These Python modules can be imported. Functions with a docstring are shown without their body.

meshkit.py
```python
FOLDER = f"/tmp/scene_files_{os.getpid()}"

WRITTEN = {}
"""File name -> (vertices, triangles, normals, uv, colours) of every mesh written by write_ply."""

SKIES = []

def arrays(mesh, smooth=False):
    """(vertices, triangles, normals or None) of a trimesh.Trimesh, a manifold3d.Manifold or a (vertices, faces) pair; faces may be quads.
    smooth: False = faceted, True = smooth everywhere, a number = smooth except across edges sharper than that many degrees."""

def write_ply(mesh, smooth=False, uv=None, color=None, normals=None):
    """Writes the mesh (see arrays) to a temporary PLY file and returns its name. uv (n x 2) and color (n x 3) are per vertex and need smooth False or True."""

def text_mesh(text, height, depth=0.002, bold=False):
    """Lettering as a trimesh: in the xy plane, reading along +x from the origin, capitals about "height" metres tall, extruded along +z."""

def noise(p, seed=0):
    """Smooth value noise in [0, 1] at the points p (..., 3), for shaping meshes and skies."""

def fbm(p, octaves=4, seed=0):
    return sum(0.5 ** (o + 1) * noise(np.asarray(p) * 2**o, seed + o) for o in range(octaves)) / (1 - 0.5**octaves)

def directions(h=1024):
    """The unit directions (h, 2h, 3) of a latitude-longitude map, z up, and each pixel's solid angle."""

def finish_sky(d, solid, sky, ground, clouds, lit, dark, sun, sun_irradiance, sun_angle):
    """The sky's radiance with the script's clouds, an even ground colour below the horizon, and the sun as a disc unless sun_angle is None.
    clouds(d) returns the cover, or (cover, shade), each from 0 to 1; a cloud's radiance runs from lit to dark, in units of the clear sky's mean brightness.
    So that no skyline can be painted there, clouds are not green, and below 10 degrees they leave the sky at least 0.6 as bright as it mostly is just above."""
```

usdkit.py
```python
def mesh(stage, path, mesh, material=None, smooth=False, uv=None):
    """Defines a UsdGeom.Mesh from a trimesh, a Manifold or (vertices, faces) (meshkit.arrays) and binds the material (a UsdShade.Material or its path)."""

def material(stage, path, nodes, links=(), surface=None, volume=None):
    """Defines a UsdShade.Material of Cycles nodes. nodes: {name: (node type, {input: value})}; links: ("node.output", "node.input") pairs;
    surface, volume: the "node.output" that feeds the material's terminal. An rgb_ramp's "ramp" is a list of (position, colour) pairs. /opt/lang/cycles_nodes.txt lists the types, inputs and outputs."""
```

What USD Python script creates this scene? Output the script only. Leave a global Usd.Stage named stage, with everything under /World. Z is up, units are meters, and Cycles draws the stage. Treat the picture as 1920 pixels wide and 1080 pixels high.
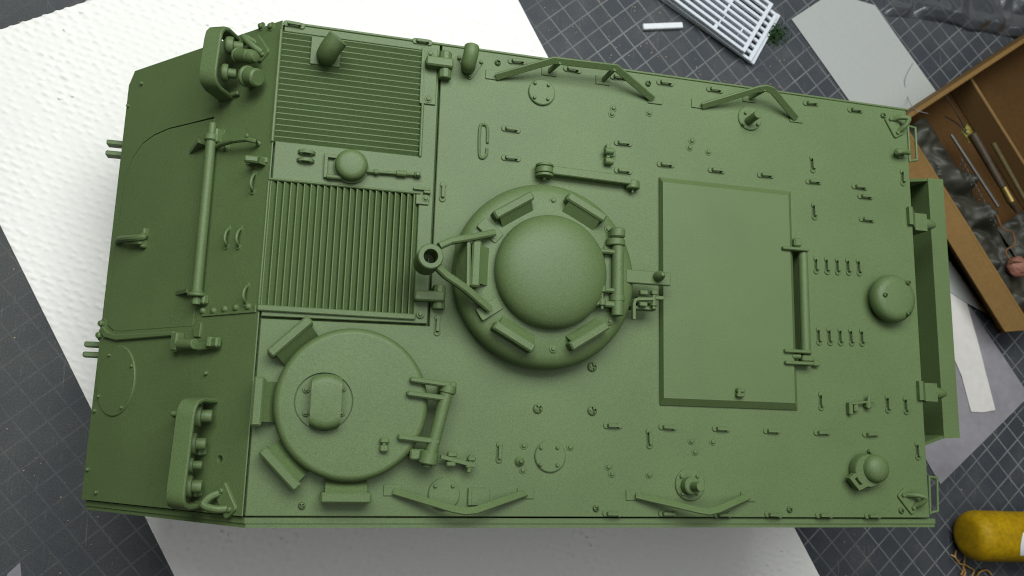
import math, random
import numpy as np, trimesh, usdkit, meshkit
import manifold3d as m3
from shapely.geometry import Polygon, box as sbox, LineString
from pxr import Usd, UsdGeom, UsdLux, UsdShade, Gf, Sdf, Vt

random.seed(7); rng = np.random.default_rng(7)
stage = Usd.Stage.CreateInMemory()
UsdGeom.SetStageUpAxis(stage, UsdGeom.Tokens.z); UsdGeom.SetStageMetersPerUnit(stage, 1.0)
UsdGeom.Xform.Define(stage, '/World'); UsdGeom.Scope.Define(stage, '/World/Looks')
MM = 0.001
H = 112.0                                                          # roof of the model above the mat, mm

# ------------------------------------------------------------------ camera
CR = np.array([[0.96900137, 0.02743508, 0.24552733], [0.06858589, -0.98462385, -0.16066069], [0.23734433, 0.17252014, -0.95598351]])
CP = np.array([15.368, -52.1284, 373.985]); CF = 1535.648            # mm, focal length in photo pixels (1920 wide)
cam = UsdGeom.Camera.Define(stage, '/World/camera')
m = Gf.Matrix4d(1.0)
for r, v in enumerate((CR[0], -CR[1], -CR[2])):
    for c in range(3): m[r, c] = float(v[c])
for c in range(3): m[3, c] = float(CP[c] * MM)
cam.AddTransformOp().Set(m)
cam.CreateHorizontalApertureAttr(36.0); cam.CreateVerticalApertureAttr(20.25); cam.CreateFocalLengthAttr(36.0 * CF / 1920)
cam.CreateClippingRangeAttr(Gf.Vec2f(0.01, 50.0))
cam.CreateFStopAttr(24.0); cam.CreateFocusDistanceAttr(0.275)
cam.CreateExposureAttr(0.0)

# ------------------------------------------------------------------ desk lamp and added fill
def rect_light(name, pos, target, w, h, power, color):
    L = UsdLux.RectLight.Define(stage, '/World/' + name)
    p, t = np.array(pos, float), np.array(target, float)
    z = (p - t) / np.linalg.norm(p - t); x = np.cross([0, 1, 0] if abs(z[1]) < .9 else [1, 0, 0], z); x /= np.linalg.norm(x); y = np.cross(z, x)
    mm = Gf.Matrix4d(1.0)
    for r, v in enumerate((x, y, z)):
        for c in range(3): mm[r, c] = float(v[c])
    for c in range(3): mm[3, c] = float(p[c] * MM)
    L.AddTransformOp().Set(mm)
    L.CreateWidthAttr(w * MM); L.CreateHeightAttr(h * MM); L.CreateIntensityAttr(power); L.CreateColorAttr(Gf.Vec3f(*color)); L.CreateNormalizeAttr(False)
    return L
rect_light('desk_lamp_light', (60, 300, 640), (70, 20, 60), 640, 300, 8.6, (0.95, 1.0, 0.98))
rect_light('overhead_fill', (300, -20, 1500), (300, -20, 100), 1300, 1500, 1.45, (0.97, 1.0, 1.0))  # unseen panel added as fill, for room bounce and roof sheen

# ------------------------------------------------------------------ pixel of the photo -> point of the place (mm)
def ray(px, py): return np.array([(px - 960) / CF, (py - 540) / CF, 1.0]) @ CR
def at(px, py, z=0.0):
    d = ray(px, py); return CP + (z - CP[2]) / d[2] * d
def R(px, py, h=0.0): return at(px, py, H + h)                      # h above the roof
def pxmm(px, py, h=0.0): return CF / (CR[2] @ (R(px, py, h) - CP))         # photo pixels per mm there
GN = np.array([-54.0, 0, 56.0]); GN /= np.linalg.norm(GN)            # the glacis: 44 degrees down to the nose
GV = np.array([-56.0, 0, -54.0]); GV /= np.linalg.norm(GV)
GO = np.array([0, 0, H])
def G(px, py, h=0.0):
    d = ray(px, py); o = GO + GN * h
    return CP + (o - CP) @ GN / (d @ GN) * d

# ------------------------------------------------------------------ mesh helpers (mm)
X, Y, Z = np.eye(3)
def unit(v): v = np.asarray(v, float); return v / np.linalg.norm(v)
def TM(v, f): return trimesh.Trimesh(np.asarray(v, float), np.asarray(f, int), process=False)
def cat(*ms):
    out = []
    for q in ms: out += list(q) if isinstance(q, (list, tuple)) else [q]
    return trimesh.util.concatenate(out)
def place(mesh, o=(0, 0, 0), x=X, n=Z):
    n = unit(n); x = np.asarray(x, float); x = unit(x - (x @ n) * n); y = np.cross(n, x)
    q = mesh.copy(); q.vertices = np.asarray(o, float) + q.vertices @ np.array([x, y, n]); return q
def rbox(c, s, ch=0.25, x=X, n=Z):
    s = np.array(s, float) / 2; ch = min(ch, *(s * .8)); pts = []
    for i in (-1, 1):
        for j in (-1, 1):
            for k in (-1, 1):
                for a in range(3):
                    e = s - ch; e[a] = s[a]; pts.append(e * (i, j, k))
    return place(trimesh.Trimesh(pts).convex_hull, c, x, n)
def lathe(prof, o=(0, 0, 0), n=Z, seg=24, x=None, caps=True):
    prof = [(max(r, 0), z) for r, z in prof]; v, f = [], []
    a = np.arange(seg) * 2 * np.pi / seg; k = len(prof)
    for r, z in prof: v += [(r * math.cos(t), r * math.sin(t), z) for t in a]
    for i in range(k - 1):
        for j in range(seg):
            p, q = i * seg + j, i * seg + (j + 1) % seg
            f += [(p, q, q + seg), (p, q + seg, p + seg)]
    v += [(0, 0, prof[0][1]), (0, 0, prof[-1][1])]
    for j in range(seg if caps else 0):
        f += [(len(v) - 2, (j + 1) % seg, j), (len(v) - 1, (k - 1) * seg + j, (k - 1) * seg + (j + 1) % seg)]
    t = TM(v, f); t.merge_vertices(); t.update_faces(t.nondegenerate_faces())
    n = unit(n); x = x if x is not None else (X if abs(n[0]) < .9 else Y)
    return place(t, o, x, n)
def cyl(a, b, r, seg=14, c=0.15):
    a, b = np.array(a, float), np.array(b, float); L = np.linalg.norm(b - a); c = min(c, r * .5, L * .4)
    return lathe([(r - c, 0), (r, c), (r, L - c), (r - c, L)], a, b - a, seg)
def spline(pts, k=6, closed=False):
    p = np.asarray(pts, float); n = len(p); out = []
    for i in range(n if closed else n - 1):
        a, b, c, d = (p[(i - 1) % n], p[i], p[(i + 1) % n], p[(i + 2) % n]) if closed else (p[max(i - 1, 0)], p[i], p[i + 1], p[min(i + 2, n - 1)])
        for t in np.arange(k) / k:
            out.append(.5 * (2 * b + (c - a) * t + (2 * a - 5 * b + 4 * c - d) * t * t + (3 * b - a - 3 * c + d) * t ** 3))
    if not closed: out.append(p[-1])
    return np.array(out)
def sweep(pts, sec, up, closed=False):
    """sec: (k,2) profile in (side, up') at every point; mitred"""
    p = np.asarray(pts, float); n = len(p); sec = np.asarray(sec, float); k = len(sec); v, f = [], []
    up = np.asarray(up, float)
    for i in range(n):
        a = p[i] - p[i - 1] if (i or closed) else p[1] - p[0]
        b = p[(i + 1) % n] - p[i] if (i < n - 1 or closed) else a
        a, b = unit(a), unit(b); t = unit(a + b); u = up if up.ndim == 1 else up[i]
        s = unit(np.cross(t, u)); w = np.cross(s, t); mit = 1 / max(math.sqrt(max((1 + a @ b) / 2, 0.05)), .4)
        bend = b - a; bl = np.linalg.norm(bend)
        for q in sec:
            d = s * q[0] + w * q[1]
            if bl > 1e-6: e = bend / bl; d = d + e * (d @ e) * (mit - 1)
            v.append(p[i] + d)
    for i in range(n if closed else n - 1):
        for j in range(k):
            a0, a1 = i * k + j, i * k + (j + 1) % k; b0, b1 = ((i + 1) % n) * k + j, ((i + 1) % n) * k + (j + 1) % k
            f += [(a0, a1, b1), (a0, b1, b0)]
    if not closed:
        for j in range(1, k - 1): f += [(0, j + 1, j), ((n - 1) * k, (n - 1) * k + j, (n - 1) * k + j + 1)]
    t = TM(v, f)
    if t.volume < 0: t.invert()
    return t
def tube(pts, r, seg=8, up=None, k=0, closed=False):
    if k: pts = spline(pts, k, closed)
    p = np.asarray(pts, float); t = unit(p[-1] - p[0]) if not closed else unit(p[1] - p[0])
    if up is None:
        up = Z if abs(t[2]) < .8 else X
        nn = np.linalg.svd(p - p.mean(0))[2][-1]
        if len(p) > 2 and abs(nn @ t) < .3: up = nn
    a = np.arange(seg) * 2 * np.pi / seg
    return sweep(p, np.c_[r * np.cos(a), r * np.sin(a)], up, closed)
def strap(pts, side, upw, up=Z, c=0.15, closed=False):
    """flat bar: side wide across, upw tall along up"""
    a, b = side / 2, upw / 2; c = min(c, a * .6, b * .6)
    return sweep(pts, [(-a + c, -b), (a - c, -b), (a, -b + c), (a, b - c), (a - c, b), (-a + c, b), (-a, b - c), (-a, -b + c)], up, closed)
def prism(poly, z0, z1, c=0.2):
    """polygon (list of xy or shapely Polygon, holes allowed) raised from z0 to z1 with a bevelled top rim"""
    P = poly if isinstance(poly, Polygon) else Polygon(poly); P = P.buffer(0)
    from shapely.geometry.polygon import orient
    P = orient(P); out = []; caps = []
    rings = [list(P.exterior.coords)[:-1]] + [list(r.coords)[:-1] for r in P.interiors]; ins = []
    for ring in rings:
        q = np.array(ring); n = len(q); a = q - np.roll(q, 1, 0); b = np.roll(q, -1, 0) - q
        a /= np.linalg.norm(a, axis=1)[:, None]; b /= np.linalg.norm(b, axis=1)[:, None]
        na, nb = np.c_[-a[:, 1], a[:, 0]], np.c_[-b[:, 1], b[:, 0]]; mm = na + nb; mm /= np.maximum((mm * na).sum(1), .3)[:, None]
        i_ = q + mm * c; ins.append(i_)
        v = np.vstack([np.c_[q, np.full(n, z0)], np.c_[q, np.full(n, z1 - c)], np.c_[i_, np.full(n, z1)]]); f = []
        for j in range(n):
            k = (j + 1) % n
            for L in (0, n): f += [(L + j, L + k, L + n + k), (L + j, L + n + k, L + n + j)]
        out.append(TM(v, f))
    for z, rr, flip in ((z1, ins, False), (z0, [np.array(r) for r in rings], True)):
        v2, f2 = trimesh.creation.triangulate_polygon(Polygon(rr[0], rr[1:]), engine='earcut')
        t = TM(np.c_[v2, np.full(len(v2), z)], f2)
        if (t.face_normals[:, 2].sum() < 0) != flip: t.invert()
        out.append(t)
    return cat(out)
def gprism(pxs, h0, h1, c=0.2):
    """the outline given in photo pixels, raised on the glacis"""
    q = np.array([G(*p) for p in pxs]) - GO
    s = prism(np.c_[q @ Y, q @ GV], 0, 0.001, 0) if False else None
    t = prism(np.c_[q @ np.cross(GV, GN) * 1.0, -(q @ GV)] if False else np.c_[-(q @ GV), q @ Y], h0, h1, c)
    t.vertices = GO + np.outer(t.vertices[:, 0], -GV) + np.outer(t.vertices[:, 1], Y) + np.outer(t.vertices[:, 2], GN)
    return t
def mani(v): mm = v.to_mesh(); return TM(mm.vert_properties[:, :3], mm.tri_verts)
def to_m(t):
    t = t.copy(); t.merge_vertices(); return m3.Manifold(m3.Mesh(np.asarray(t.vertices, np.float32), np.asarray(t.faces, np.uint32)))

# ------------------------------------------------------------------ scene helpers
used = {}
def numbered(path):
    n = used.get(path, 0); used[path] = n + 1
    return path if n == 0 else f'{path}_{n:03d}'
BASE = {}
def thing(name, label, cat_, base, group=None):
    p = numbered('/World/' + name); x = UsdGeom.Xform.Define(stage, p); b = np.array(base, float)
    x.AddTranslateOp().Set(Gf.Vec3d(*(b * MM))); o = x.GetPrim(); BASE[p] = b
    return tag(o, label, cat_, group)
def tag(o, label=None, cat_=None, group=None, kind=None):
    for k, v in (('label', label), ('category', cat_), ('group', group), ('kind', kind)):
        if v: o.SetCustomDataByKey(k, v)
    return o
def part(name, mesh, mat, parent, label=None, smooth=28, kind=None):
    pp = str(parent.GetPath()); b = BASE[pp]; p = numbered(pp + '/' + name); BASE[p] = b
    q = mesh.copy(); q.vertices = (q.vertices - b) * MM
    o = usdkit.mesh(stage, p, q, mat, smooth=smooth).GetPrim()
    return tag(o, label, kind=kind)
def single(name, mesh, mat, label, cat_, group=None, kind=None, smooth=28):
    p = numbered('/World/' + name); c = mesh.bounds.mean(0); b = np.array([c[0], c[1], mesh.bounds[0][2]])
    q = mesh.copy(); q.vertices = (q.vertices - b) * MM
    mm = usdkit.mesh(stage, p, q, mat, smooth=smooth); mm.AddTranslateOp().Set(Gf.Vec3d(*(b * MM)))
    BASE[p] = b
    return tag(mm.GetPrim(), label, cat_, group, kind)

# ------------------------------------------------------------------ materials
def mat_basic(name, col, rough=0.5, spec=0.5, var=0.06, scale=2200, bump=0.0, bscale=2500, extra=None, big=None):
    n = {'g': ('geometry', {}), 'n1': ('noise_texture', {'scale': scale, 'detail': 2.0, 'roughness': 0.6}),
         'mr': ('map_range', {'from_min': 0.25, 'from_max': 0.75, 'to_min': 1 - var, 'to_max': 1 + var}),
         'mx': ('vector_math', {'math_type': 'scale', 'vector1': col}),
         'p': ('principled_bsdf', {'roughness': rough, 'specular_ior_level': spec, **(extra or {})})}
    l = [('g.position', 'n1.vector'), ('n1.fac', 'mr.value')]
    if big:
        n['n2'] = ('noise_texture', {'scale': big[0], 'detail': 3.0}); n['mr2'] = ('map_range', {'from_min': 0.3, 'from_max': 0.7, 'to_min': 1 - big[1], 'to_max': 1 + big[1]})
        n['mm'] = ('math', {'math_type': 'multiply'})
        l += [('g.position', 'n2.vector'), ('n2.fac', 'mr2.value'), ('mr.result', 'mm.value1'), ('mr2.result', 'mm.value2'), ('mm.value', 'mx.scale')]
    else: l += [('mr.result', 'mx.scale')]
    l += [('mx.vector', 'p.base_color')]
    if bump:
        n['nb'] = ('noise_texture', {'scale': bscale, 'detail': 2.0}); n['b'] = ('bump', {'strength': 0.6, 'distance': bump * MM})
        l += [('g.position', 'nb.vector'), ('nb.fac', 'b.height'), ('b.normal', 'p.normal')]
    return usdkit.material(stage, '/World/Looks/' + name, n, l, surface='p.BSDF')
PAINT = mat_basic('green_paint', (0.092, 0.139, 0.050), 0.54, 0.43, 0.24, 2400, 0.035, 2600, big=(35, 0.06))
TOWEL = mat_basic('towel_paper', (0.84, 0.825, 0.79), 0.9, 0.1, 0.02, 900, 0.06, 1800)
CARD = mat_basic('cardboard', (0.185, 0.106, 0.034), 0.8, 0.2, 0.10, 500, 0.05, 900, big=(25, 0.10))
CARDSHADE = mat_basic('cardboard_shaded', (0.075, 0.037, 0.011), 0.85, 0.15, 0.12, 500, 0.05, 900, big=(25, 0.12))  # box floor: shade between the walls put into a darker card colour
CARDEDGE = mat_basic('cardboard_edge', (0.20, 0.12, 0.045), 0.85, 0.2, 0.12, 900, 0.05, 900)
WHITEPL = mat_basic('white_plastic', (0.60, 0.63, 0.68), 0.45, 0.5, 0.03, 300)
PAPER = mat_basic('white_paper', (0.36, 0.37, 0.355), 0.8, 0.2, 0.03, 600, 0.02, 1200)
CREAM = mat_basic('cream_paper', (0.60, 0.57, 0.54), 0.8, 0.2, 0.05, 250, 0.02, 1200)
GREYP = mat_basic('grey_sheet', (0.23, 0.215, 0.235), 0.6, 0.4, 0.08, 250, 0.04, 400, big=(35, 0.18))
YELLOW = mat_basic('yellow_plastic', (0.35, 0.215, 0.004), 0.55, 0.15, 0.22, 420, 0.05, 700, big=(90, 0.10))
LABELW = mat_basic('label_paper', (0.68, 0.69, 0.72), 0.6, 0.3, 0.03, 300)
FIBRE = mat_basic('orange_fibre', (0.50, 0.27, 0.07), 0.5, 0.5, 0.2, 900)
BAGDARK = mat_basic('dark_bag', (0.040, 0.039, 0.029), 0.5, 0.35, 0.35, 130, 0.5, 160)
STEEL = mat_basic('steel', (0.22, 0.21, 0.19), 0.45, 0.5, 0.1, 300, extra={'metallic': 0.85})
BRASS = mat_basic('brass', (0.36, 0.26, 0.09), 0.4, 0.5, 0.1, 300, extra={'metallic': 0.9})
BLACKW = mat_basic('dark_wire', (0.02, 0.018, 0.016), 0.5, 0.5)
BRUSH = mat_basic('dark_wood', (0.055, 0.038, 0.022), 0.45, 0.5, 0.2, 300)
TAPE = mat_basic('olive_tape', (0.20, 0.17, 0.03), 0.5, 0.5, 0.1, 300)
PINK = mat_basic('pink_clay', (0.24, 0.10, 0.07), 0.6, 0.4, 0.15, 200, 0.2, 300)
MOSS = mat_basic('green_flock', (0.035, 0.07, 0.028), 0.9, 0.1, 0.3, 800)
CRUMB = mat_basic('crumb', (0.36, 0.26, 0.17), 0.8, 0.3, 0.35, 90)
HAIR = mat_basic('grey_hair', (0.22, 0.23, 0.25), 0.5, 0.5)

def mat_mat():
    s = 1 / 0.00955
    n = {'g': ('geometry', {}), 'mp': ('mapping', {'rotation': (0, 0, math.radians(-41.5)), 'scale': (s, s, s), 'location': (0.37, 0.28, 0)}),
         'sx': ('separate_xyz', {}),
         'wn': ('noise_texture', {'scale': 22, 'detail': 4.0, 'roughness': 0.65}), 'wr': ('map_range', {'from_min': 0.36, 'from_max': 0.6, 'to_min': 0.25, 'to_max': 1.0, 'clamp': True}),
         'fn': ('noise_texture', {'scale': 1500, 'detail': 3.0}), 'fr': ('map_range', {'from_min': 0.3, 'from_max': 0.7, 'to_min': 0.72, 'to_max': 1.28}),
         'big': ('noise_texture', {'scale': 40, 'detail': 5.0, 'roughness': 0.7}), 'br': ('rgb_ramp', {'ramp': [(0.0, (0.024, 0.029, 0.036)), (0.45, (0.033, 0.038, 0.047)), (0.60, (0.046, 0.049, 0.055)), (1.0, (0.12, 0.12, 0.12))]}),
         'scm': ('mapping', {'rotation': (0, 0, 0.7), 'scale': (900, 60, 60)}), 'scn': ('noise_texture', {'scale': 1.0, 'detail': 2.0}),
         'scr': ('map_range', {'from_min': 0.66, 'from_max': 0.78, 'to_min': 0.0, 'to_max': 0.5, 'clamp': True}),
         'wv': ('map_range', {'from_min': 0.02, 'from_max': -0.10, 'to_min': 0.0, 'to_max': 0.8, 'clamp': True}), 'wl': ('math', {'math_type': 'multiply'}), 'm0': ('mix_color', {'b': (0.062, 0.066, 0.062)}), 'm1': ('mix_color', {'b': (0.16, 0.165, 0.17)}), 'm2': ('mix_color', {'b': (0.19, 0.19, 0.185)}), 'm3': ('vector_math', {'math_type': 'scale'}),
         'mxl': ('math', {'math_type': 'maximum'}), 'ml': ('math', {'math_type': 'multiply'}), 'ml2': ('math', {'math_type': 'multiply'}), 'sp': ('separate_xyz', {}), 'wx': ('map_range', {'from_min': -0.12, 'from_max': 0.08, 'to_min': 0.10, 'to_max': 1.0, 'clamp': True}),
         'b': ('bump', {'strength': 0.5, 'distance': 0.05 * MM}), 'p': ('principled_bsdf', {'roughness': 0.62, 'specular_ior_level': 0.4})}
    l = [('g.position', 'mp.vector'), ('mp.vector', 'sx.vector'), ('g.position', 'wn.vector'), ('wn.fac', 'wr.value'), ('g.position', 'fn.vector'), ('fn.fac', 'fr.value'),
         ('g.position', 'big.vector'), ('big.fac', 'br.fac'), ('g.position', 'scm.vector'), ('scm.vector', 'scn.vector'), ('scn.fac', 'scr.value')]
    for a in 'xy':
        n['f' + a] = ('math', {'math_type': 'pingpong', 'value2': 0.5})
        n['r' + a] = ('map_range', {'from_min': 0.022, 'from_max': 0.050, 'to_min': 1.0, 'to_max': 0.0, 'clamp': True})
        l += [('sx.' + a, f'f{a}.value1'), (f'f{a}.value', f'r{a}.value')]
    l += [('rx.result', 'mxl.value1'), ('ry.result', 'mxl.value2'), ('mxl.value', 'ml.value1'), ('wr.result', 'ml.value2'),
          ('br.color', 'm0.a'), ('sp.x', 'wv.value'), ('wv.result', 'wl.value1'), ('wr.result', 'wl.value2'), ('wl.value', 'm0.fac'), ('m0.result', 'm1.a'), ('ml.value', 'ml2.value1'), ('g.position', 'sp.vector'), ('sp.x', 'wx.value'), ('wx.result', 'ml2.value2'), ('ml2.value', 'm1.fac'), ('m1.result', 'm2.a'), ('scr.result', 'm2.fac'), ('m2.result', 'm3.vector1'), ('fr.result', 'm3.scale'), ('m3.vector', 'p.base_color'),
          ('fn.fac', 'b.height'), ('b.normal', 'p.normal')]
    return usdkit.material(stage, '/World/Looks/cutting_mat', n, l, surface='p.BSDF')
MATM = mat_mat()
def mat_film():
    n = {'f': ('fresnel', {'IOR': 1.32}), 't': ('transparent_bsdf', {'color': (0.86, 0.87, 0.88)}), 'gl': ('glossy_bsdf', {'color': (0.9, 0.9, 0.9), 'roughness': 0.22}),
         'd': ('diffuse_bsdf', {'color': (0.45, 0.46, 0.48)}), 'm': ('mix_closure', {}), 'm2': ('mix_closure', {'fac': 0.03})}
    return usdkit.material(stage, '/World/Looks/clear_film', n, [('f.fac', 'm.fac'), ('t.BSDF', 'm.closure1'), ('gl.BSDF', 'm.closure2'), ('m.closure', 'm2.closure1'), ('d.BSDF', 'm2.closure2')], surface='m2.closure')
FILM = mat_film()

# ------------------------------------------------------------------ the bench: mat and towel
tag(single('workbench', rbox((120, 20, -13), (1600, 1200, 20), 1), CARDEDGE, None, None, kind='structure').GetPrim() if False else single('workbench', rbox((120, 20, -13.5), (1600, 1200, 20), 1), CARDEDGE, None, None, kind='structure'))
single('cutting_mat', rbox((120, 30, -1.5), (900, 600, 3), .4), MATM, 'dark grey cutting mat with a pale grid of lines under everything', 'cutting mat')

def build_towel():
    e1, e2 = np.array([.867, .498]), np.array([.498, -.867])         # across, along the sheet
    o = at(0, 58)[:2]; a0 = (at(0, 420)[:2] - o) @ e1; top = 0.0
    w, L, st = 258.0, 430.0, 0.85
    nu, nv = int(w / st) + 1, int(L / st) + 1
    u, v = np.meshgrid(np.linspace(0, w, nu), np.linspace(0, L, nv), indexing='ij')
    corner = o + e1 * a0
    nrm = at(0, 58)[:2]; d0 = (nrm - corner) @ e2
    corner = corner + e2 * d0
    x = corner[0] + e1[0] * u + e2[0] * v; y = corner[1] + e1[1] * u + e2[1] * v
    pts = np.stack([x, y, x * 0], -1)
    z = 0.55 + 0.7 * (meshkit.fbm(pts / 55.0, 3, 3) - .35) + 0.10 * (meshkit.noise(pts / 14.0, 9) - .5)
    # embossed dots: two staggered lattices along the sheet
    p = 4.7; tab = np.random.default_rng(5).uniform(-1, 1, (3, 128, 128))
    def dots(uu, vv):
        out = 0
        iu, iv = np.floor(uu / p).astype(int) % 128, np.floor(vv / p).astype(int) % 128
        fu, fv = ((uu / p) % 1 - .5) * p - .55 * tab[0][iu, iv], ((vv / p) % 1 - .5) * p - .55 * tab[1][iu, iv]
        return np.exp(-(fu ** 2 + fv ** 2) / 0.5) * (.75 + .55 * tab[2][iu, iv])
    z = z + 1.0 * (dots(u, v) + dots(u + p / 2 + 300, v + p / 2)) * (0.35 + 0.9 * meshkit.noise(pts / 30.0, 6))
    z = np.maximum(z, .18)
    v3 = np.stack([x, y, z], -1).reshape(-1, 3); low = v3 - [0, 0, .14]
    idx = np.arange(nu * nv).reshape(nu, nv); q = np.stack([idx[:-1, :-1], idx[1:, :-1], idx[1:, 1:], idx[:-1, 1:]], -1).reshape(-1, 4)
    f = np.vstack([q[:, [0, 2, 1]], q[:, [0, 3, 2]]]); N = nu * nv
    per = np.r_[idx[:, 0], idx[-1, 1:], idx[-2::-1, -1], idx[0, -2:0:-1]]; nx = np.roll(per, -1)
    sides = np.vstack([np.c_[per, nx, nx + N], np.c_[per, nx + N, per + N]])
    t = TM(np.vstack([v3, low]), np.vstack([f, f[:, ::-1] + N, sides]))
    if t.volume < 0: t.invert()
    return t
single('paper_towel', build_towel(), TOWEL, 'white embossed paper towel sheet lying under the green model vehicle', 'paper towel', smooth=40)

# ------------------------------------------------------------------ the model vehicle
V = thing('armoured_vehicle_model', 'olive green scale model of an armoured vehicle seen from above on a paper towel', 'model vehicle', (95, 0, 0.7))
def P(name, mesh, parent=None, label=None, mat=None, smooth=28, kind=None): return part(name, mesh, mat or PAINT, parent or V, label, smooth, kind)
HW = 79.0
# plates: roof and engine deck, with the dark gap between them
a1, a2, a3 = R(826, 70), R(801, 607), R(483, 592)
deck = Polygon([(0.9, HW - 1.0), (a1[0], HW - 1.0), (a2[0], a2[1]), (0.9, a3[1])])
roofp = sbox(0.9, -HW, 240, HW - 1.0).difference(deck.buffer(0.75, join_style=2))
roofp = max(roofp.geoms, key=lambda g: g.area) if hasattr(roofp, 'geoms') else roofp
g1 = [R(527, 60), R(792, 92), R(792, 291), R(510, 266)]; g2 = [R(503, 338), R(789, 361), R(772, 590), R(489, 576)]
def rect_of(q): q = np.array(q); return (q[[0, 3], 0].mean(), q[[1, 2], 0].mean(), q[[2, 3], 1].mean(), q[[0, 1], 1].mean())
G1, G2 = rect_of(g1), rect_of(g2)
for g in (G1, G2): deck = deck.difference(sbox(g[0], g[2], g[1], g[3]))
vane = [(403, 222), (360, 232), (318, 242), (290, 254), (268, 270), (250, 296), (240, 322), (233, 350), (201, 596), (203, 609), (211, 618), (222, 621), (362, 611), (368, 560)]
ch0, ch1 = R(1484, 468), R(1501, 660)
roofp = roofp.difference(sbox(ch0[0] - 1.5, ch1[1], ch1[0], ch0[1]))
def hull_mesh():
    prof = [(-56, 58), (0, H), (.35, H), (.35, H - 3), (239.4, H - 3), (239.4, 38), (-38, 38), (-54, 50)]
    t = trimesh.creation.extrude_polygon(Polygon(prof), 2 * HW, engine='earcut'); v = t.vertices.copy()
    t.vertices = np.c_[v[:, 0], HW - v[:, 2], v[:, 1]]
    if t.volume < 0: t.invert()
    M = to_m(t)
    # lower tub standing on the towel
    tub = [(-30, 39), (235, 39), (232, .9), (5, .9)]
    t2 = trimesh.creation.extrude_polygon(Polygon(tub), 108, engine='earcut'); v = t2.vertices.copy(); t2.vertices = np.c_[v[:, 0], 54 - v[:, 2], v[:, 1]]
    if t2.volume < 0: t2.invert()
    M = M + to_m(t2)
    # clipped front corner on the right hand side
    a, b = at(255, 137, 58), at(243, 158, 58)
    cut = Polygon([(a[0], a[1]), (b[0], b[1]), (b[0] - 9, b[1] - 6), (b[0] - 9, 90), (a[0] + 6, 90), (2, HW + .02), ])
    M = M - m3.Manifold.extrude(m3.CrossSection([np.array(Polygon(cut).exterior.coords)[:-1]], m3.FillRule.NonZero), 200)
    # bays under the two grilles, and a drain hole in the glacis
    q = np.array([G(*p) for p in [(400, 221.5)] + vane[1:-3]]) - GO; band = LineString(np.c_[-(q @ GV), q @ Y]).buffer(.5)
    cs = m3.CrossSection([np.array(band.exterior.coords)[:-1]] + [np.array(r_.coords)[:-1] for r_ in band.interiors], m3.FillRule.EvenOdd)
    gm_ = m3.Manifold.extrude(cs, 2.6).translate([0, 0, -1.6])
    M = M - gm_.transform(np.c_[-GV, Y, GN, GO]) if np.linalg.det(np.c_[-GV, Y, GN]) > 0 else M
    for g in (G1, G2): M = M - m3.Manifold.cube([g[1] - g[0], g[3] - g[2], 9]).translate([g[0], g[2], H - 6])
    M = M - m3.Manifold.cube([ch1[0] - ch0[0] + 1.5, ch0[1] - ch1[1], 9]).translate([ch0[0] - 1.5, ch1[1], H - 5])
    c = G(412, 861)
    M = M - to_m(cyl(c - GN * 6, c + GN * 2, 1.25, 16))
    return mani(M)
P('hull', hull_mesh(), smooth=12)
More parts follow.
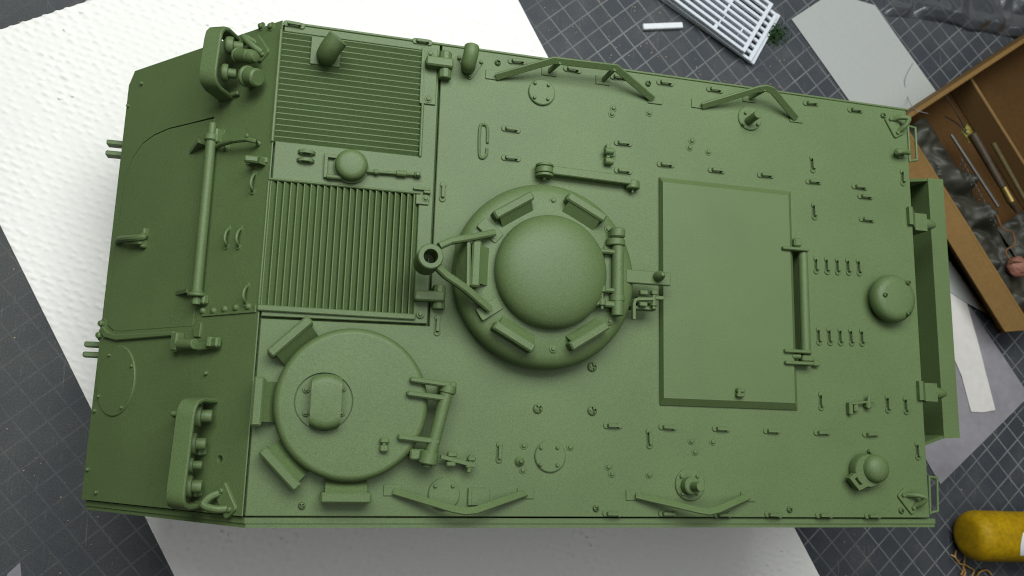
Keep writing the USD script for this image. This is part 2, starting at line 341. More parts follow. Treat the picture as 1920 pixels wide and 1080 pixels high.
def ledge(s, dn, w0, w1, th):
    q = GN * -dn; prof = [(-55.7 + q[0], 58 + q[2]), (q[0], H + q[2]), (.5, H - dn), (243.4, H - dn), (243.4, H - dn - th), (1, H - dn - th), (-53, 58 - dn - th)]
    t = trimesh.creation.extrude_polygon(Polygon(prof), w1 - w0, engine='earcut'); v = t.vertices.copy()
    t.vertices = np.c_[v[:, 0], (v[:, 2] + HW + w0) * s, v[:, 1]]
    if t.volume < 0: t.invert()
    return t
P('side_ledge', ledge(-1, 1.3, .45, 2.2, 7), smooth=12); P('side_ledge', ledge(-1, 1.8, 2.15, 3.5, 7), smooth=12); P('side_ledge', ledge(-1, 5.5, -.05, .5, 3), smooth=12)
P('side_ledge', rbox((121.0, HW - .32, H - 3.7), (241.0, .85, 7), .2))
P('roof_plate', prism(roofp, H - 3.02, H, .22), smooth=12); P('engine_deck', prism(deck, H - 3.02, H, .22), smooth=12)

# --- grilles: frame and each slat
def grille(g, n, along, label):
    x0, x1, y0, y1 = g
    f = P('grille', rbox(((x0 + x1) / 2, (y0 + y1) / 2, H - 5.0), (x1 - x0 - .2, y1 - y0 - .2, 1.4), .1), label=label)
    if along == 'x': fr = [((x0 + .1, (y0 + y1) / 2, H - 1), (1.1, y1 - y0 + 1, 3.4)), ((x1 + .1, (y0 + y1) / 2, H - 1), (1.0, y1 - y0 + .6, 3.4))]
    else: fr = [(((x0 + x1) / 2, y1 + .1, H - 1.1), (x1 - x0 + 1, .8, 3.0)), (((x0 + x1) / 2, y0 - .5, H - 1), (x1 - x0 + 1.2, 1.9, 4.2)), ((x0 - .2, (y0 + y1) / 2, H - 1.5), (.9, y1 - y0 - .9, 3.2))]
    for c_, s_ in fr: P('frame_bar', rbox(c_, s_, .3), f)
    span, L = (y1 - y0, x1 - x0) if along == 'x' else (x1 - x0, y1 - y0)
    p = span / n
    dp = -1.3 if along == 'x' else -1.7
    sec = [(0, .2), (.14, .3), (.36, .3), (.52, .12), (p * .985, dp), (p * .985, dp - .6), (.1, -.9)]      # leaning louvre
    for i in range(n):
        t = trimesh.creation.extrude_polygon(Polygon(sec), L - 1.0, engine='earcut'); v = t.vertices.copy()
        dz = rng.normal(0, .03)
        if along == 'x': t.vertices = np.c_[x0 + .5 + v[:, 2], y1 - i * p - .25 - v[:, 0], H + v[:, 1] - .1 + dz]
        else: t.vertices = np.c_[x0 + i * p + .25 + v[:, 0], y0 + .5 + v[:, 2], H + v[:, 1] + dz]
        if t.volume < 0: t.invert()
        P('slat', t, f, smooth=35)
    return f
grille(G1, 19, 'x', 'grille with lengthwise slats near the exhaust pipe')
grille(G2, 23, 'y', 'grille with crosswise slats beside the cupola')

# --- small repeated fittings
def frame_at(p, n=Z, ang=0.0):
    x = X if abs(n[0]) < .95 else Y
    if n is GN: x = -GV
    n = unit(n); x = unit(x - (x @ n) * n); y = np.cross(n, x); return x * math.cos(ang) + y * math.sin(ang)
def footman(p, ang, n=Z, L=6.9):
    m = [lathe([(1.1, -.05), (1.1, .3), (.92, .48)], (s * (L / 2 - 1.05), 0, 0), seg=12) for s in (-1, 1)]
    m += [strap([(-L / 2 + 1.35, 0, .2), (-L / 2 + 1.6, 0, 1.45), (L / 2 - 1.6, 0, 1.45), (L / 2 - 1.35, 0, .2)], 1.05, .35, Y if False else Z)]
    return place(cat(m), p, frame_at(p, n, ang + rng.normal(0, .035)), n)
def bolt(p, r=.78, n=Z, washer=True, h=.8):
    return cat(lathe([(r * 1.75, -.05), (r * 1.75, .12), (r * 1.55, .24)], seg=14) if washer else lathe([(r * 1.1, -.05), (r * 1.1, .1)], seg=12), lathe([(r, .1), (r, h * .75), (r * .72, h), (0, h * 1.05)], seg=10)) if n is Z and False else \
        place(cat(([lathe([(r * 1.75, -.05), (r * 1.75, .12), (r * 1.55, .24)], seg=14)] if washer else []) + [lathe([(r, -.05), (r, h * .7), (r * .7, h), (0, h * 1.06)], seg=10)]), p, X if abs(n[0]) < .95 else Y, n)
def screw(p, r=1.65):
    h = 1.05
    M = m3.Manifold.revolve(m3.CrossSection([np.array([(0, -.1), (r, -.1), (r, h * .35), (r * .8, h * .8), (r * .45, h), (0, h * 1.04)])], m3.FillRule.NonZero), 20)
    a = rng.uniform(.2, 1.3)
    for k in (0, 1):
        M = M - m3.Manifold.cube([r * 1.45, r * .40, 2], True).translate([0, 0, 1.08]).rotate([0, 0, math.degrees(a) + 90 * k])
    t = mani(M); t.vertices += p; return t
XA = math.atan2(0, 1)
for q in [(552, 47), (792, 79), (970, 116), (1073, 131), (1160, 145), (1247, 156), (1340, 169), (1520, 194), (1603, 207), (958, 243), (958, 297), (1168, 269), (1168, 321), (1248, 309), (1343, 320), (1435, 329), (1525, 341), (1611, 351), (1622, 369), (1625, 412),
          (1149, 798), (1252, 801), (1352, 804), (1447, 808), (1541, 811), (1632, 814), (1148, 963), (1252, 963), (1355, 965), (1450, 965), (1545, 966), (1636, 967)]:
    P('tie_down_loop', footman(R(*q), 0.0))
for q in [(1523, 308), (1526, 396), (830, 360), (820, 610), (936, 848), (1217, 822), (1539, 752), (1664, 757), (1698, 760), (1720, 845), (1692, 333)] + [(1530 + 20 * i, 497 + i) for i in range(5)] + [(1535 + 20.2 * i, 630 + .6 * i) for i in range(5)]:
    P('tie_down_loop', footman(R(*q), math.pi / 2))
for q in [(1150, 203), (1147, 214), (1217, 212), (1297, 264), (1293, 277), (1328, 285), (982, 835), (1069, 838), (980, 881), (1141, 875), (1147, 888), (1217, 890), (1296, 827), (1303, 847), (1336, 828)]:
    P('bolt', bolt(R(*q)))
for q in [(1110, 688), (1008, 766), (1110, 770)]: P('screw', screw(R(*q)))
for q in [(933, 118), (1215, 157), (566, 948), (1117, 953), (1480, 955), (1655, 217), (1689, 957)]: P('screw', screw(R(*q), 1.1))
P('stud', lathe([(1.6, -.1), (1.6, .5), (1.0, 1.2), (.55, 1.6), (.4, 2.4), (0, 2.6)], R(974, 865)))
def cover(px, py, rpx, bolts, h=.95, name='round_cover'):
    c = R(px, py); r = rpx / pxmm(px, py)
    o = P(name, lathe([(r, -.1), (r, h - .25), (r - .3, h), (0, h)], c, seg=40))
    for b in bolts: P('bolt', bolt(R(*b, h), .6, washer=False), o)
    return o
cover(1015, 174, 25.5, [(1003, 156), (1028, 160), (1002, 183), (1027, 186)])
cover(1031, 855, 30, [(1014, 839), (1045, 839), (1013, 871), (1045, 872)], .9)
cover(832, 926, 30, [(816, 911), (849, 911)], .8)
o = cover(1405, 222, 24, [(1397, 212), (1393, 233), (1420, 234), (1421, 209)], .7, 'antenna_base')
p = R(1402, 228, .5); P('antenna_stub', cat(cyl(p, p + (0.6, .6, 6.4), 1.55, 16)), o)
o = cover(1293, 908, 30, [(1277, 893), (1307, 893), (1279, 926), (1306, 925)], .8, 'antenna_base')
p = R(1290, 911, .5); P('antenna_stub', cat(cyl(p, p + (0.2, .2, 3.6), 3.0, 24, .4), cyl(p + (.3, 0, 3.4), p + (.8, .3, 8), 1.6, 16)), o)
# --- engine deck fittings
def pad(px, py, sx, sy, h=.45): return rbox(R(px, py) + (0, 0, h / 2 - .05), (sx, sy, h + .1), .12)
ex = P('exhaust_pipe', tube([R(613, 103, .2), R(613, 103, 4.5), R(615, 100, 7.6) + (.9, 2.2, 0), R(622, 96, 9.2) + (1.8, 4.6, .3)], 3.35, 22, k=6), smooth=40, label='short fat exhaust elbow on a square plate')
c = [R(583, 66, 0), R(642, 74, 0), R(638, 131, 0), R(582, 124, 0)]; c = np.array(c)
P('exhaust_plate', rbox(((c[:, 0].min() + c[:, 0].max()) / 2, c[:, 1].mean(), H + .35), (np.ptp(c[:, 0]) - .6, np.ptp(c[:, 1]) - 1.2, .8), .15), ex)
vp = P('vent_elbow', tube([R(878, 124, .2), R(878, 124, 3.0), R(878, 122, 5.0) + (.1, .9, 0), R(881, 118, 6.3) + (.2, 3.2, .2), R(882, 114, 6.3) + (.3, 5.0, 0)], 2.55, 20, k=6), smooth=40, label='small curved vent pipe on a three bolt flange')
tri = np.array([R(*q)[:2] for q in [(857, 106), (863, 104), (902, 112), (906, 118), (886, 147), (880, 150), (874, 146)]])
P('vent_flange', prism(tri, H - .05, H + .45, .12), vp)
for q in [(861, 109), (902, 117), (880, 143)]: P('bolt', bolt(R(*q, .4), .65, washer=False), vp)
# deck hinge plates and barrels
def hinge(plate, arm, barrel, rb, label=None, bolts=()):
    (x0, y0, x1, y1) = plate; a, b = R(x0, y0), R(x1, y1)
    h = P('deck_hinge', rbox((*((a + b) / 2)[:2], H + .3), (abs(b[0] - a[0]), abs(b[1] - a[1]), .7), .15), label=label)
    (x0, y0, x1, y1) = arm; a, b = R(x0, y0, 3), R(x1, y1, 3)
    P('hinge_arm', rbox((*((a + b) / 2)[:2], H + 2.5), (abs(b[0] - a[0]), abs(b[1] - a[1]), 4.2), .5), h)
    (x, y0, y1) = barrel; a, b = R(x, y0, 2), R(x, y1, 2); b[0] = a[0]
    P('hinge_barrel', cat(cyl(a + (0, 0, -.4), b + (0, 0, -.4), rb, 10, .3)), h)
    for q in bolts: P('bolt', bolt(R(*q, .6), .75), h)
hinge((791, 90, 816, 198), (799, 106, 849, 130), (836, 98, 148), 2.2, 'upper deck hinge', [(807, 101), (803, 186)])
hinge((780, 365, 803, 385), (777, 544, 832, 567), (824, 535, 580), 2.1, 'lower deck hinge', [(798, 372), (788, 589)])
P('grille_stop', cat(rbox(R(790, 355) + (0, 0, .5), (5.5, .9, 1), .15), rbox(R(800, 362) + (0, 0, .8), (2.4, 1.0, 1.6), .2)))
p = R(658, 314); fc = P('filler_cap', lathe([(5.6, -.1), (5.6, .9), (5.15, 1.1), (5.2, 2.9), (4.9, 3.9), (4.2, 4.6), (3.2, 4.95), (0, 5.1)], p, seg=40), smooth=40, label='round domed filler cap between the grilles')
P('cap_hinge', cat(strap([R(640, 296, .8), R(612, 292, .8), R(610, 330, .8), R(636, 333, .8)], 1.2, 1.3), cyl(R(612, 331, 1.3), R(642, 333, 1.3), .8)), fc)
a, b = R(683, 321, 1.2), R(789, 328, 1.2); d = b - a
P('cap_latch', cat(cyl(a, b, .5), cyl(a + d * .17, a + d * .24, .95), cyl(a + d * .56, a + d * .74, 1.0), cyl(a + d * .88, a + d * 1.0, .95), rbox(a + d * .4 - (0, 0, .6), (4, .8, 1.2), .1), cyl(a + d * .94 + (0, 0, -1), a + d * .94 + (0, 0, 1.5), .7)), fc)
for q in [(575, 287), (573, 302)]:
    P('deck_clip', place(cat(strap([(-2.6, 0, .1), (-1.9, 0, 1.5), (-.6, 0, 2.1), (.6, 0, 2.1), (1.9, 0, 1.5), (2.6, 0, .1)], 1.25, .5), rbox((0, 0, .8), (2.6, 1.0, 1.6), .2)), R(*q), X))
# --- guard rails
def rail(pts, pads, struts, w=2.5, t=1.0, label=None):
    pp = [R(*q) for q in pts]
    r = P('guard_rail', strap(pp, t, w, unit([0, 1 if pp[0][1] > 0 else -1, 1.0]), .22), label=label)
    for q in pads: P('rail_foot', pad(*q, 5.6, 3.4), r)
    for a, b in struts: P('rail_strut', cat(pad(*a[:2], 5.4, 3.4), strap([R(*a), R(*b)], 1.8, 1.1, X)), r)
rail([(930, 144, .9), (1038, 113, 7), (1155, 127, 7), (1224, 186, .9)], [(925, 141), (1228, 187)], [((1029, 134, 0), (1050, 116, 7.2)), ((1130, 151, 0), (1152, 129, 7.2))], label='long guard rail with two struts by the vent elbow')
rail([(1316, 199, .9), (1422, 167, 6.6), (1436, 165, 6.9), (1448, 169, 6.6), (1492, 222, .9)], [(1309, 195), (1492, 222)], [((1404, 184, 0), (1434, 167, 7))], label='shorter guard rail beside the antenna stub')
rail([(738, 921, .9), (850, 955, 5.8), (872, 959, 6.2), (892, 957, 5.8), (986, 924, .9)], [(736, 919), (985, 925)], [], label='guard rail beside the driver hatch')
rail([(1192, 929, .9), (1310, 957, 6), (1328, 960, 6.2), (1346, 956, 6), (1402, 931, .9)], [(1188, 928), (1402, 931)], [], label='guard rail beside the fat antenna base')
P('rail_plate', cat(pad(900, 931, 6.0, 5.4, .8), rbox(R(880, 931) + (0, 0, .5), (1.2, 5.4, 1.2), .15)))
# --- long ring clip, lever, latch
cc = [R(*q, .35) for q in [(914, 268), (914, 240), (907, 233), (900, 240), (899, 288), (905, 296), (912, 290), (913, 278)]]
P('ring_clip', tube(cc, .52, 8, k=4))
lv = P('swing_lever', cat(strap([R(1035, 321, 1.9), R(1180, 340, 1.9)], 3.0, 3.4, Z, .3)), label='swing arm lever in front of the cupola')
a, b = R(1021, 309, 2.2), R(1019, 332, 2.2); b[0] = a[0]; u = (b - a)
P('lever_barrel', cat(cyl(a, a + u * .2, 3.1, 20), cyl(a + u * .26, a + u * .72, 3.1, 20), cyl(a + u * .78, b, 3.1, 20), cyl(a, b + u * .25, .6, 8), rbox(a + u * .5 + (1.8, 0, -.2), (3.6, u[1] * -.45, 3.4), .3)), lv)
a, b = R(1186, 340, 1.6), R(1185, 355, 1.6); b[0] = a[0]
P('lever_roller', cat(cyl(a, b, 2.5, 18, .3), cyl(a, b + (b - a) * .45, .5, 8)), lv)
P('lock_clip', cat(rbox(R(1137, 286, 0) + (0, 0, 1.0), (1.4, 5, 2.2), .2), cyl(R(1134, 283, 2.4), R(1150, 284, 2.4), 1.2), rbox(R(1143, 290, 0) + (0, 0, 1.8), (2.8, 2.6, 1.0), .3), cyl(R(1134, 302, 1.4), R(1149, 303, 1.4), 1.3)))
# --- cupola
C = R(1033, 509, 15.5) + (.9, .5, 0); C[2] = H
cup = P('cupola', lathe([(28.6, -.1), (29.9, 1.0), (30.8, 2.6), (31.1, 4.6), (30.9, 6.4), (30.2, 8.0), (28.9, 9.2), (27, 10.0), (23, 10.7), (19.6, 11.1), (0, 11.1)], C, seg=96), smooth=50, label='round commander cupola with a ring of periscopes')
P('cupola_hatch', lathe([(18.2, 10.7), (18.6, 11.6), (18.75, 12.8), (18.5, 14.2), (17.8, 15.5), (16.5, 16.7), (14.6, 17.7), (12.2, 18.5), (9.2, 19.1), (5, 19.45), (0, 19.55)], C, seg=72), cup, smooth=60, label='smooth domed hatch lid')
def periscope(c, ang, r, z0, zt, L=13.2, w=3.0, gap=4.6, tilt=0):
    """cowl bar tangent to the circle and the sloped face that drops from it towards the middle"""
    u = np.array([math.cos(ang), math.sin(ang), 0]); t = np.array([-u[1], u[0], 0])
    # rounded hood seen from above
    ends = []
    hood = prism(Polygon([(-L / 2, -w / 2), (L / 2, -w / 2), (L / 2, w / 2), (-L / 2, w / 2)]).buffer(-.7).buffer(.7, 4), z0, zt, .55)
    hood = place(hood, (c[0] + u[0] * r, c[1] + u[1] * r, 0), t, Z)
    sec = [(0, z0), (w / 2 + gap, z0), (w / 2 + gap, z0 + .5), (w / 2 - .2, zt - .7), (0, zt - .7)]
    f = trimesh.creation.extrude_polygon(Polygon(sec), L - 2.6, engine='earcut'); v = f.vertices.copy()
    f.vertices = np.array([c[0], c[1], 0]) + np.outer(r - v[:, 0], u) + np.outer(v[:, 2] - (L - 2.6) / 2, t) + np.outer(v[:, 1], Z)
    if f.volume < 0: f.invert()
    return cat(hood, f)
def ang_of(q, c, h): p = R(*q, h) - c; return math.atan2(p[1], p[0]), math.hypot(p[0], p[1])
for q in [(964, 384), (1101, 388), (965, 631), (1106, 629), (893, 494)]:
    a, r = ang_of(q, C, 14.5); r = min(r, 27.4)
    P('periscope', periscope(C, a, r, H + 9.4, H + 14.8, L=14.8, gap=r - 1.5 - 19.4), cup)
for q in [(1037, 376), (1140, 430), (1037, 654), (1143, 602), (917, 423), (916, 586)]:
    P('bolt', bolt(R(*q, 10.4), .75), cup)
# gun pintle in front of the cupola
g = R(808, 480, 20); g[2] = H
gm = P('gun_mount', cat(lathe([(2.15, 20), (2.15, 9), (3.6, 8.2), (3.95, 8.8), (3.95, 19.6), (3.6, 20), (2.3, 20), (2.15, 19.8)], g, seg=32, caps=False), lathe([(2.3, 8.3), (2.3, 12.2)], g, seg=20), rbox(g + (.1, -.6, 13.2), (.5, 2.6, 2.4), .1)), smooth=35, label='ring shaped gun pintle on two forked arms')
P('mount_arm', cat(strap([R(823, 462, 17.6), R(845, 452, 16.8), R(880, 446, 15.2), R(926, 437, 12.2)], 2.2, 2.6, Z, .5)), gm)
P('mount_arm', cat(strap([R(820, 500, 17.6), R(836, 516, 16.8), R(872, 541, 15), R(917, 580, 12.0)], 2.4, 3.0, Z, .5)), gm)
for q in [(919, 432), (918, 579)]: P('arm_foot', place(prism(Polygon([(-3.5, -1.6), (3.5, -1.6), (3.5, 1.6), (-3.5, 1.6)]).buffer(.6, 3), 9.6, 11.4, .2), (R(*q, 11)[0], R(*q, 11)[1], H), R(*q) - C, Z), gm)
q = [R(853, 456, 8.5), R(878, 447, 15.2), R(877, 534, 15.2), R(855, 528, 8.5)]
sl = np.array(q); nn = unit(np.cross(sl[1] - sl[0], sl[3] - sl[0])); nn = nn * np.sign(nn[2])
P('mount_plate', TM(np.vstack([sl, sl - nn * 1.1]), [(0, 3, 2), (0, 2, 1), (4, 5, 6), (4, 6, 7), (0, 1, 5), (0, 5, 4), (1, 2, 6), (1, 6, 5), (2, 3, 7), (2, 7, 6), (3, 0, 4), (3, 4, 7)]) , gm, smooth=False)
P('mount_plate', strap([R(878, 444, 15), R(877, 537, 15)], 1.0, 1.2, Z), gm)
# cupola hinge
hx = R(1158, 500, 13)[0]
def hy(py, h=13): return R(1158, py, h)[1]
ch = P('cupola_hinge', cat(cyl((hx, hy(462), H + 13), (hx, hy(592), H + 13), 2.0, 20)), label='hinge tube of the domed lid')
P('hinge_collar', cat(cyl((hx, hy(428), H + 12.6), (hx, hy(446), H + 12.6), 2.6, 22, .5), cyl((hx - .4, hy(448), H + 12), (hx - .4, hy(461), H + 12), 3.2, 22, .3), rbox((hx, hy(445), H + 10), (5, 5, 3.5), .5)), ch)
for x0, y, hh in [(1124, 474, 1.55), (1130, 546, 1.5), (1118, 572, 2.0)]:
    a = R(x0, y, 14)
    P('hinge_arm', cat(rbox(((a[0] + hx) / 2 + .6, hy(y), H + 12.6), (hx - a[0] + 2.2, hh, 3.4), .5)), ch)
P('hinge_collar', cat(cyl((hx, hy(553), H + 12.6), (hx, hy(566), H + 12.6), 2.5, 20, .3), cyl((hx, hy(583), H + 12.4), (hx, hy(588), H + 12.4), 1.6, 12, .2), cyl((hx, hy(588), H + 12.4), (hx, hy(593), H + 12.4), .8, 10, .2)), ch)
for y0, x0 in [(541, 1108), (566, 1101)]:
    a, b = R(x0, y0 + 4, 14.5), R(1134, y0 - 2, 14.5)
    P('hinge_lug', cat(rbox(((a + b) / 2) - (0, 0, 1), (np.linalg.norm((b - a)[:2]), 2.3, 3.4), .4, x=(b - a) * (1, 1, 0)), cyl(R(1129, y0 - 5, 14.8), R(1129, y0 + 7, 14.8), 1.2, 12, .2)), ch)
P('hinge_pin', cat(cyl(R(1129, 527, 15), R(1129, 580, 15), .45, 8)), ch)
P('hinge_base', rbox((hx - 1, hy(515), H + 10.4), (7, 20, 2.4), .5), ch)
# travel stop with peg, and lock bracket
a, b = R(1174, 517, 10), R(1258, 517, 10)
st = P('hatch_stop', cat(rbox(((a[0] + b[0]) / 2, a[1], H + 9.2), (b[0] - a[0], 4.6, 1.8), .3), rbox((a[0] + 1.5, a[1], H + 5), (3, 3.2, 8), .3)), label='flat arm with an upright peg behind the cupola')
P('stop_peg', lathe([(1.75, 9.6), (1.75, 11.8), (1.3, 13.4), (.6, 14.6), (0, 14.9)], (*R(1233, 519, 10)[:2], H), seg=20), st)
lb = P('lock_bracket', cat(strap([R(1188, 599, 8), R(1188, 570, 8), R(1190, 563, 8), R(1196, 561, 8), R(1222, 561, 8), R(1226, 561, 8)], 1.1, 1.6, Z), rbox(R(1205, 578, 5.8) - (0, 0, .5), (9, 1.2, 3.4), .2), rbox(R(1212, 563, 3) - (0, 0, 1.4), (6.5, 2.5, 3.5), .3)))
P('lock_nut', cat(rbox(R(1206, 549, 8), (2.8, 1.6, 2.2), .3), rbox(R(1205, 571, 8), (2.8, 1.5, 2.2), .3)), lb)
P('lock_bolt', cat(cyl(R(1226, 545, 8), R(1226, 580, 8), .8, 8), rbox(R(1226, 549, 8), (2.2, 1.6, 2.2), .3), rbox(R(1236, 559, 8), (3.4, 1.4, 1.4), .3), cyl(R(1226, 570, 8), R(1226, 574, 8), 1.3, 8)), lb)
# --- cargo hatch
q = np.array([R(1235, 333), R(1480, 360), R(1494, 767), R(1236, 761)])
x0, x1, y0, y1 = q[[0, 3], 0].mean(), q[[1, 2], 0].mean(), q[[2, 3], 1].mean(), q[[0, 1], 1].mean()
hz, bv = 2.6, 2.3
vv = np.array([(x0, y0, H - .1), (x1, y0, H - .1), (x1, y1, H - .1), (x0, y1, H - .1), (x0, y0, H + .6), (x1, y0, H + .6), (x1, y1, H + .6), (x0, y1, H + .6), (x0 + .25, y0 + bv, H + hz), (x1 - 2.2, y0 + bv, H + hz), (x1 - 2.2, y1 - bv, H + hz), (x0 + .25, y1 - bv, H + hz)])
vv[8, 0] = vv[11, 0] = x0 + .5
ca = P('cargo_hatch', trimesh.Trimesh(vv).convex_hull, smooth=False, label='large rectangular cargo hatch with bevelled edges')
a, b = R(1508, 466, 2.6), R(1508, 664, 2.6); b[0] = a[0]
P('hatch_hinge_tube', cyl(a - (0, 0, 1.2), b - (0, 0, 1.2), 1.75, 18), ca)
for y, xa, xb in [(467, 1466, 1515), (659, 1470, 1520), (681, 1471, 1524)]:
    p0, p1 = R(xa, y, 3), R(xb, y, 3); P('hatch_hinge_arm', rbox((*((p0 + p1) / 2)[:2], H + 2.3), (p1[0] - p0[0], 1.25, 3.4), .3), ca)
P('hatch_hinge_block', cat(rbox(R(1494, 455, 1.4), (3, 3.4, 2.4), .6), rbox(R(1512, 672, 1.6), (4.4, 2.6, 2.6), .5), rbox(R(1529, 681, 1.0), (2.6, 2.4, 2.2), .4), cyl(R(1484, 668, 2), R(1500, 668, 2), 1.0)), ca)
P('hatch_handle', cat(rbox(R(1388, 732, 3.4), (3.0, 1.5, 2.0), .35), rbox(R(1387, 741, 3.4), (2.8, 1.4, 2.2), .35), cyl(R(1386, 728, 4), R(1386, 744, 4), .7, 8)), ca)
# --- driver hatch
D = R(661, 757, 7); D[2] = H
pc = R(607, 753, 7)
dm = to_m(lathe([(21.8, -.1), (21.8, 1.0), (22.6, 1.3), (23.2, 2.4), (23.3, 4.2), (23.0, 5.6), (22.3, 6.6), (21.2, 7.0), (0, 7.05)], D, seg=96))
dm = dm - (m3.Manifold.cylinder(3, 8.75, 8.75, 64) - m3.Manifold.cylinder(3, 8.3, 8.3, 64)).translate([pc[0], pc[1], H + 6.2])
dh = P('driver_hatch', mani(dm), smooth=40, label='flat round driver hatch')
pa, pb = R(611, 707, 9), R(611, 800, 9); pm = (pa + pb) / 2
from shapely.geometry import Point
dom = to_m(lathe([(8.35, 0), (8.35, 2.2), (8.1, 3.3), (7.6, 4.1), (6.8, 4.7), (5.6, 5.0), (0, 5.05)], seg=80))
t = mani((dom ^ m3.Manifold.cube([8.9, 30, 30], True)).translate([pm[0], pm[1], H + 6.9]))
P('periscope_head', t, dh, smooth=30)
for q in [(574, 730), (643, 728), (573, 774), (641, 774)]: P('bolt', bolt(R(*q, 7.4), .6), dh)
P('hatch_clip', cat(rbox(R(721, 826, 8), (2.8, 1.6, 2.4), .4), rbox(R(720, 841, 8), (2.6, 2.0, 2.2), .4), cyl(R(720, 824, 8.4), R(720, 844, 8.4), .6, 8)), dh)
def bar_periscope(q, h, L, inward, w=3.1, gap=4.2):
    p = R(*q, h); a = math.atan2(p[1] - D[1], p[0] - D[0]) if inward is None else inward
    r = 20.0; c = np.array([p[0] - r * math.cos(a), p[1] - r * math.sin(a), H]); return periscope(c, a, r, H - .1, H + h, L, w, gap)
for q, L, a in [((544, 630), 16.0, None), ((483, 752), 14.6, math.pi), ((525, 879), 15.6, None), ((649, 934), 15.0, -math.pi / 2)]:
    P('driver_periscope', bar_periscope(q, 6.4, L, a))
# hinge of the driver hatch
ta, tb = R(837, 738, 7.5), R(808, 850, 7.5)
hd = P('driver_hatch_hinge', cyl(ta, tb, 1.95, 18), label='hinge of the driver hatch')
for (xa, ya, xb, yb) in [(769, 711, 846, 722), (763, 737, 842, 748), (746, 819, 824, 829)]:
    p0, p1 = R(xa, ya, 8.6), R(xb, yb, 8.6); P('hinge_arm', rbox((p0 + p1) / 2 - (0, 0, .9), (np.linalg.norm(p1 - p0), 1.75, 3.2), .45, x=p1 - p0), hd)
dd = unit(tb - ta)
P('hinge_barrel', cat(cyl(R(842, 722, 7), R(838, 738, 7), 2.5, 18, .3), rbox(R(838, 728, 4), (5, 4, 7), .5)), hd)
P('hinge_barrel', cat(cyl(R(806, 846, 6.5), R(801, 871, 6.5), 2.95, 22, .4), cyl(R(801, 871, 6.5), R(800, 876, 6.5), 1.6, 14, .2), rbox(R(790, 852, 4.5), (7.5, 3.4, 4.2), .5), rbox(R(804, 856, 3), (5.6, 4.6, 5.6), .5)), hd)
P('lock_bracket', cat(strap([R(826, 856, 3.5), R(890, 873, 3.5)], 1.3, 1.6, Z), rbox(R(856, 863, 1.2), (6, 1.4, 3), .2)))
P('lock_nut', cat(rbox(R(848, 852, 3.5), (3.0, 1.5, 2.0), .3), rbox(R(845, 870, 3.5), (2.9, 1.4, 2.0), .3), cyl(R(884, 853, 3.5), R(879, 886, 3.5), .8, 8), rbox(R(884, 860, 3.5), (2.6, 1.6, 2.2), .4), rbox(R(878, 874, 3.5), (1.8, 1.4, 1.8), .4)))
# --- rear vents and fittings
rv = P('rear_vent', lathe([(7.4, -.1), (7.6, 1.4), (8.6, 1.9), (9.0, 3.0), (8.9, 4.5), (8.3, 5.8), (7.2, 6.7), (5.6, 7.1), (0, 7.2)], (*R(1677, 559, 5)[:2], H), seg=56), smooth=50, label='round mushroom vent near the rear edge')
for q in [(1659, 553), (1702, 530), (1703, 588)]: P('screw', screw(R(*q, 6.9), .9), rv)
sv = P('side_vent', cat(lathe([(5.9, -.1), (5.9, 2.4), (5.5, 3.0), (0, 3.1)], R(1620, 882, 1), seg=40), lathe([(5.1, 2.4), (5.0, 3.4), (4.5, 4.6), (3.5, 5.5), (1.9, 6.1), (0, 6.2)], R(1631, 878, 1), seg=36)), smooth=45, label='domed vent with a square bracket near the rear corner')
P('vent_bracket', cat(strap([R(1602, 890, 3), R(1594, 897, 3), R(1608, 915, 3), R(1622, 908, 3)], 1.5, 2.6, Z)), sv)
P('vent_screw', cat(bolt(R(1628, 846), .8, h=1.6), bolt(R(1650, 865, 2), .6, washer=False)), sv)
P('rear_clip', cat(rbox(R(1590, 766, 0) + (0, 0, 1), (1.6, 4.4, 2.0), .25), rbox(R(1600, 764, 0) + (0, 0, 1), (1.8, 3, 1.8), .25), strap([R(1596, 757, 1.8), R(1640, 752, 1.8)], .8, .8, Z), cyl(R(1629, 742, 1.8), R(1628, 766, 1.8), .7, 8), rbox(R(1627, 760, 1.2), (2.2, 2.2, 2.4), .4)))
def lifting_eye(p, along, out, n=Z, s=1.0):
    """two bolt base plate with a bent loop"""
    along, out = unit(along), unit(out); n = unit(n)
    pl = prism(Polygon([(-3.6, -1.6), (3.6, -1.6), (3.6, 1.6), (-3.6, 1.6)]).buffer(.9, 3), -.1, .8, .2); pl.vertices *= s
    a = [p + along * x * s + n * z * s + out * y * s for x, y, z in [(-2.6, .6, .5), (-1.9, 2.6, 2.6), (0, 4.6, 3.8), (1.9, 2.6, 2.6), (2.6, .6, .5)]]
    o = P('lifting_eye', cat(place(pl, p, along, n), tube(a, 1.0 * s, 10, k=5)))
    for x in (-3.0, 3.0): P('bolt', bolt(p + along * x * s - out * .5 * s + n * .7 * s, .75 * s, n, washer=False, h=.9), o)
    return o
e = R(1675, 237); lifting_eye(e, R(1690, 255) - R(1658, 224) if False else R(1682, 262) - R(1664, 228), R(1700, 228) - R(1680, 238))
lifting_eye(R(1702, 939), R(1716, 958) - R(1688, 922), R(1728, 928) - R(1704, 938))
P('corner_hook', cat(tube([R(1683, 289, .3), R(1683, 286, 2.6), R(1692, 284, 3.2), R(1704, 286, 2.6)], 1.1, 10, k=4), lathe([(2.2, -.1), (2.0, 1)], R(1684, 288), seg=16)))
def rear_loop(pts, r=.5): P('rear_loop', tube(pts, r, 8, closed=True))
rear_loop([at(x, y, 108) for x, y in [(1702, 236), (1716, 240), (1719, 300), (1706, 302)]]); rear_loop([at(x, y, 106) for x, y in [(1742, 894), (1757, 896), (1758, 958), (1744, 962)]])
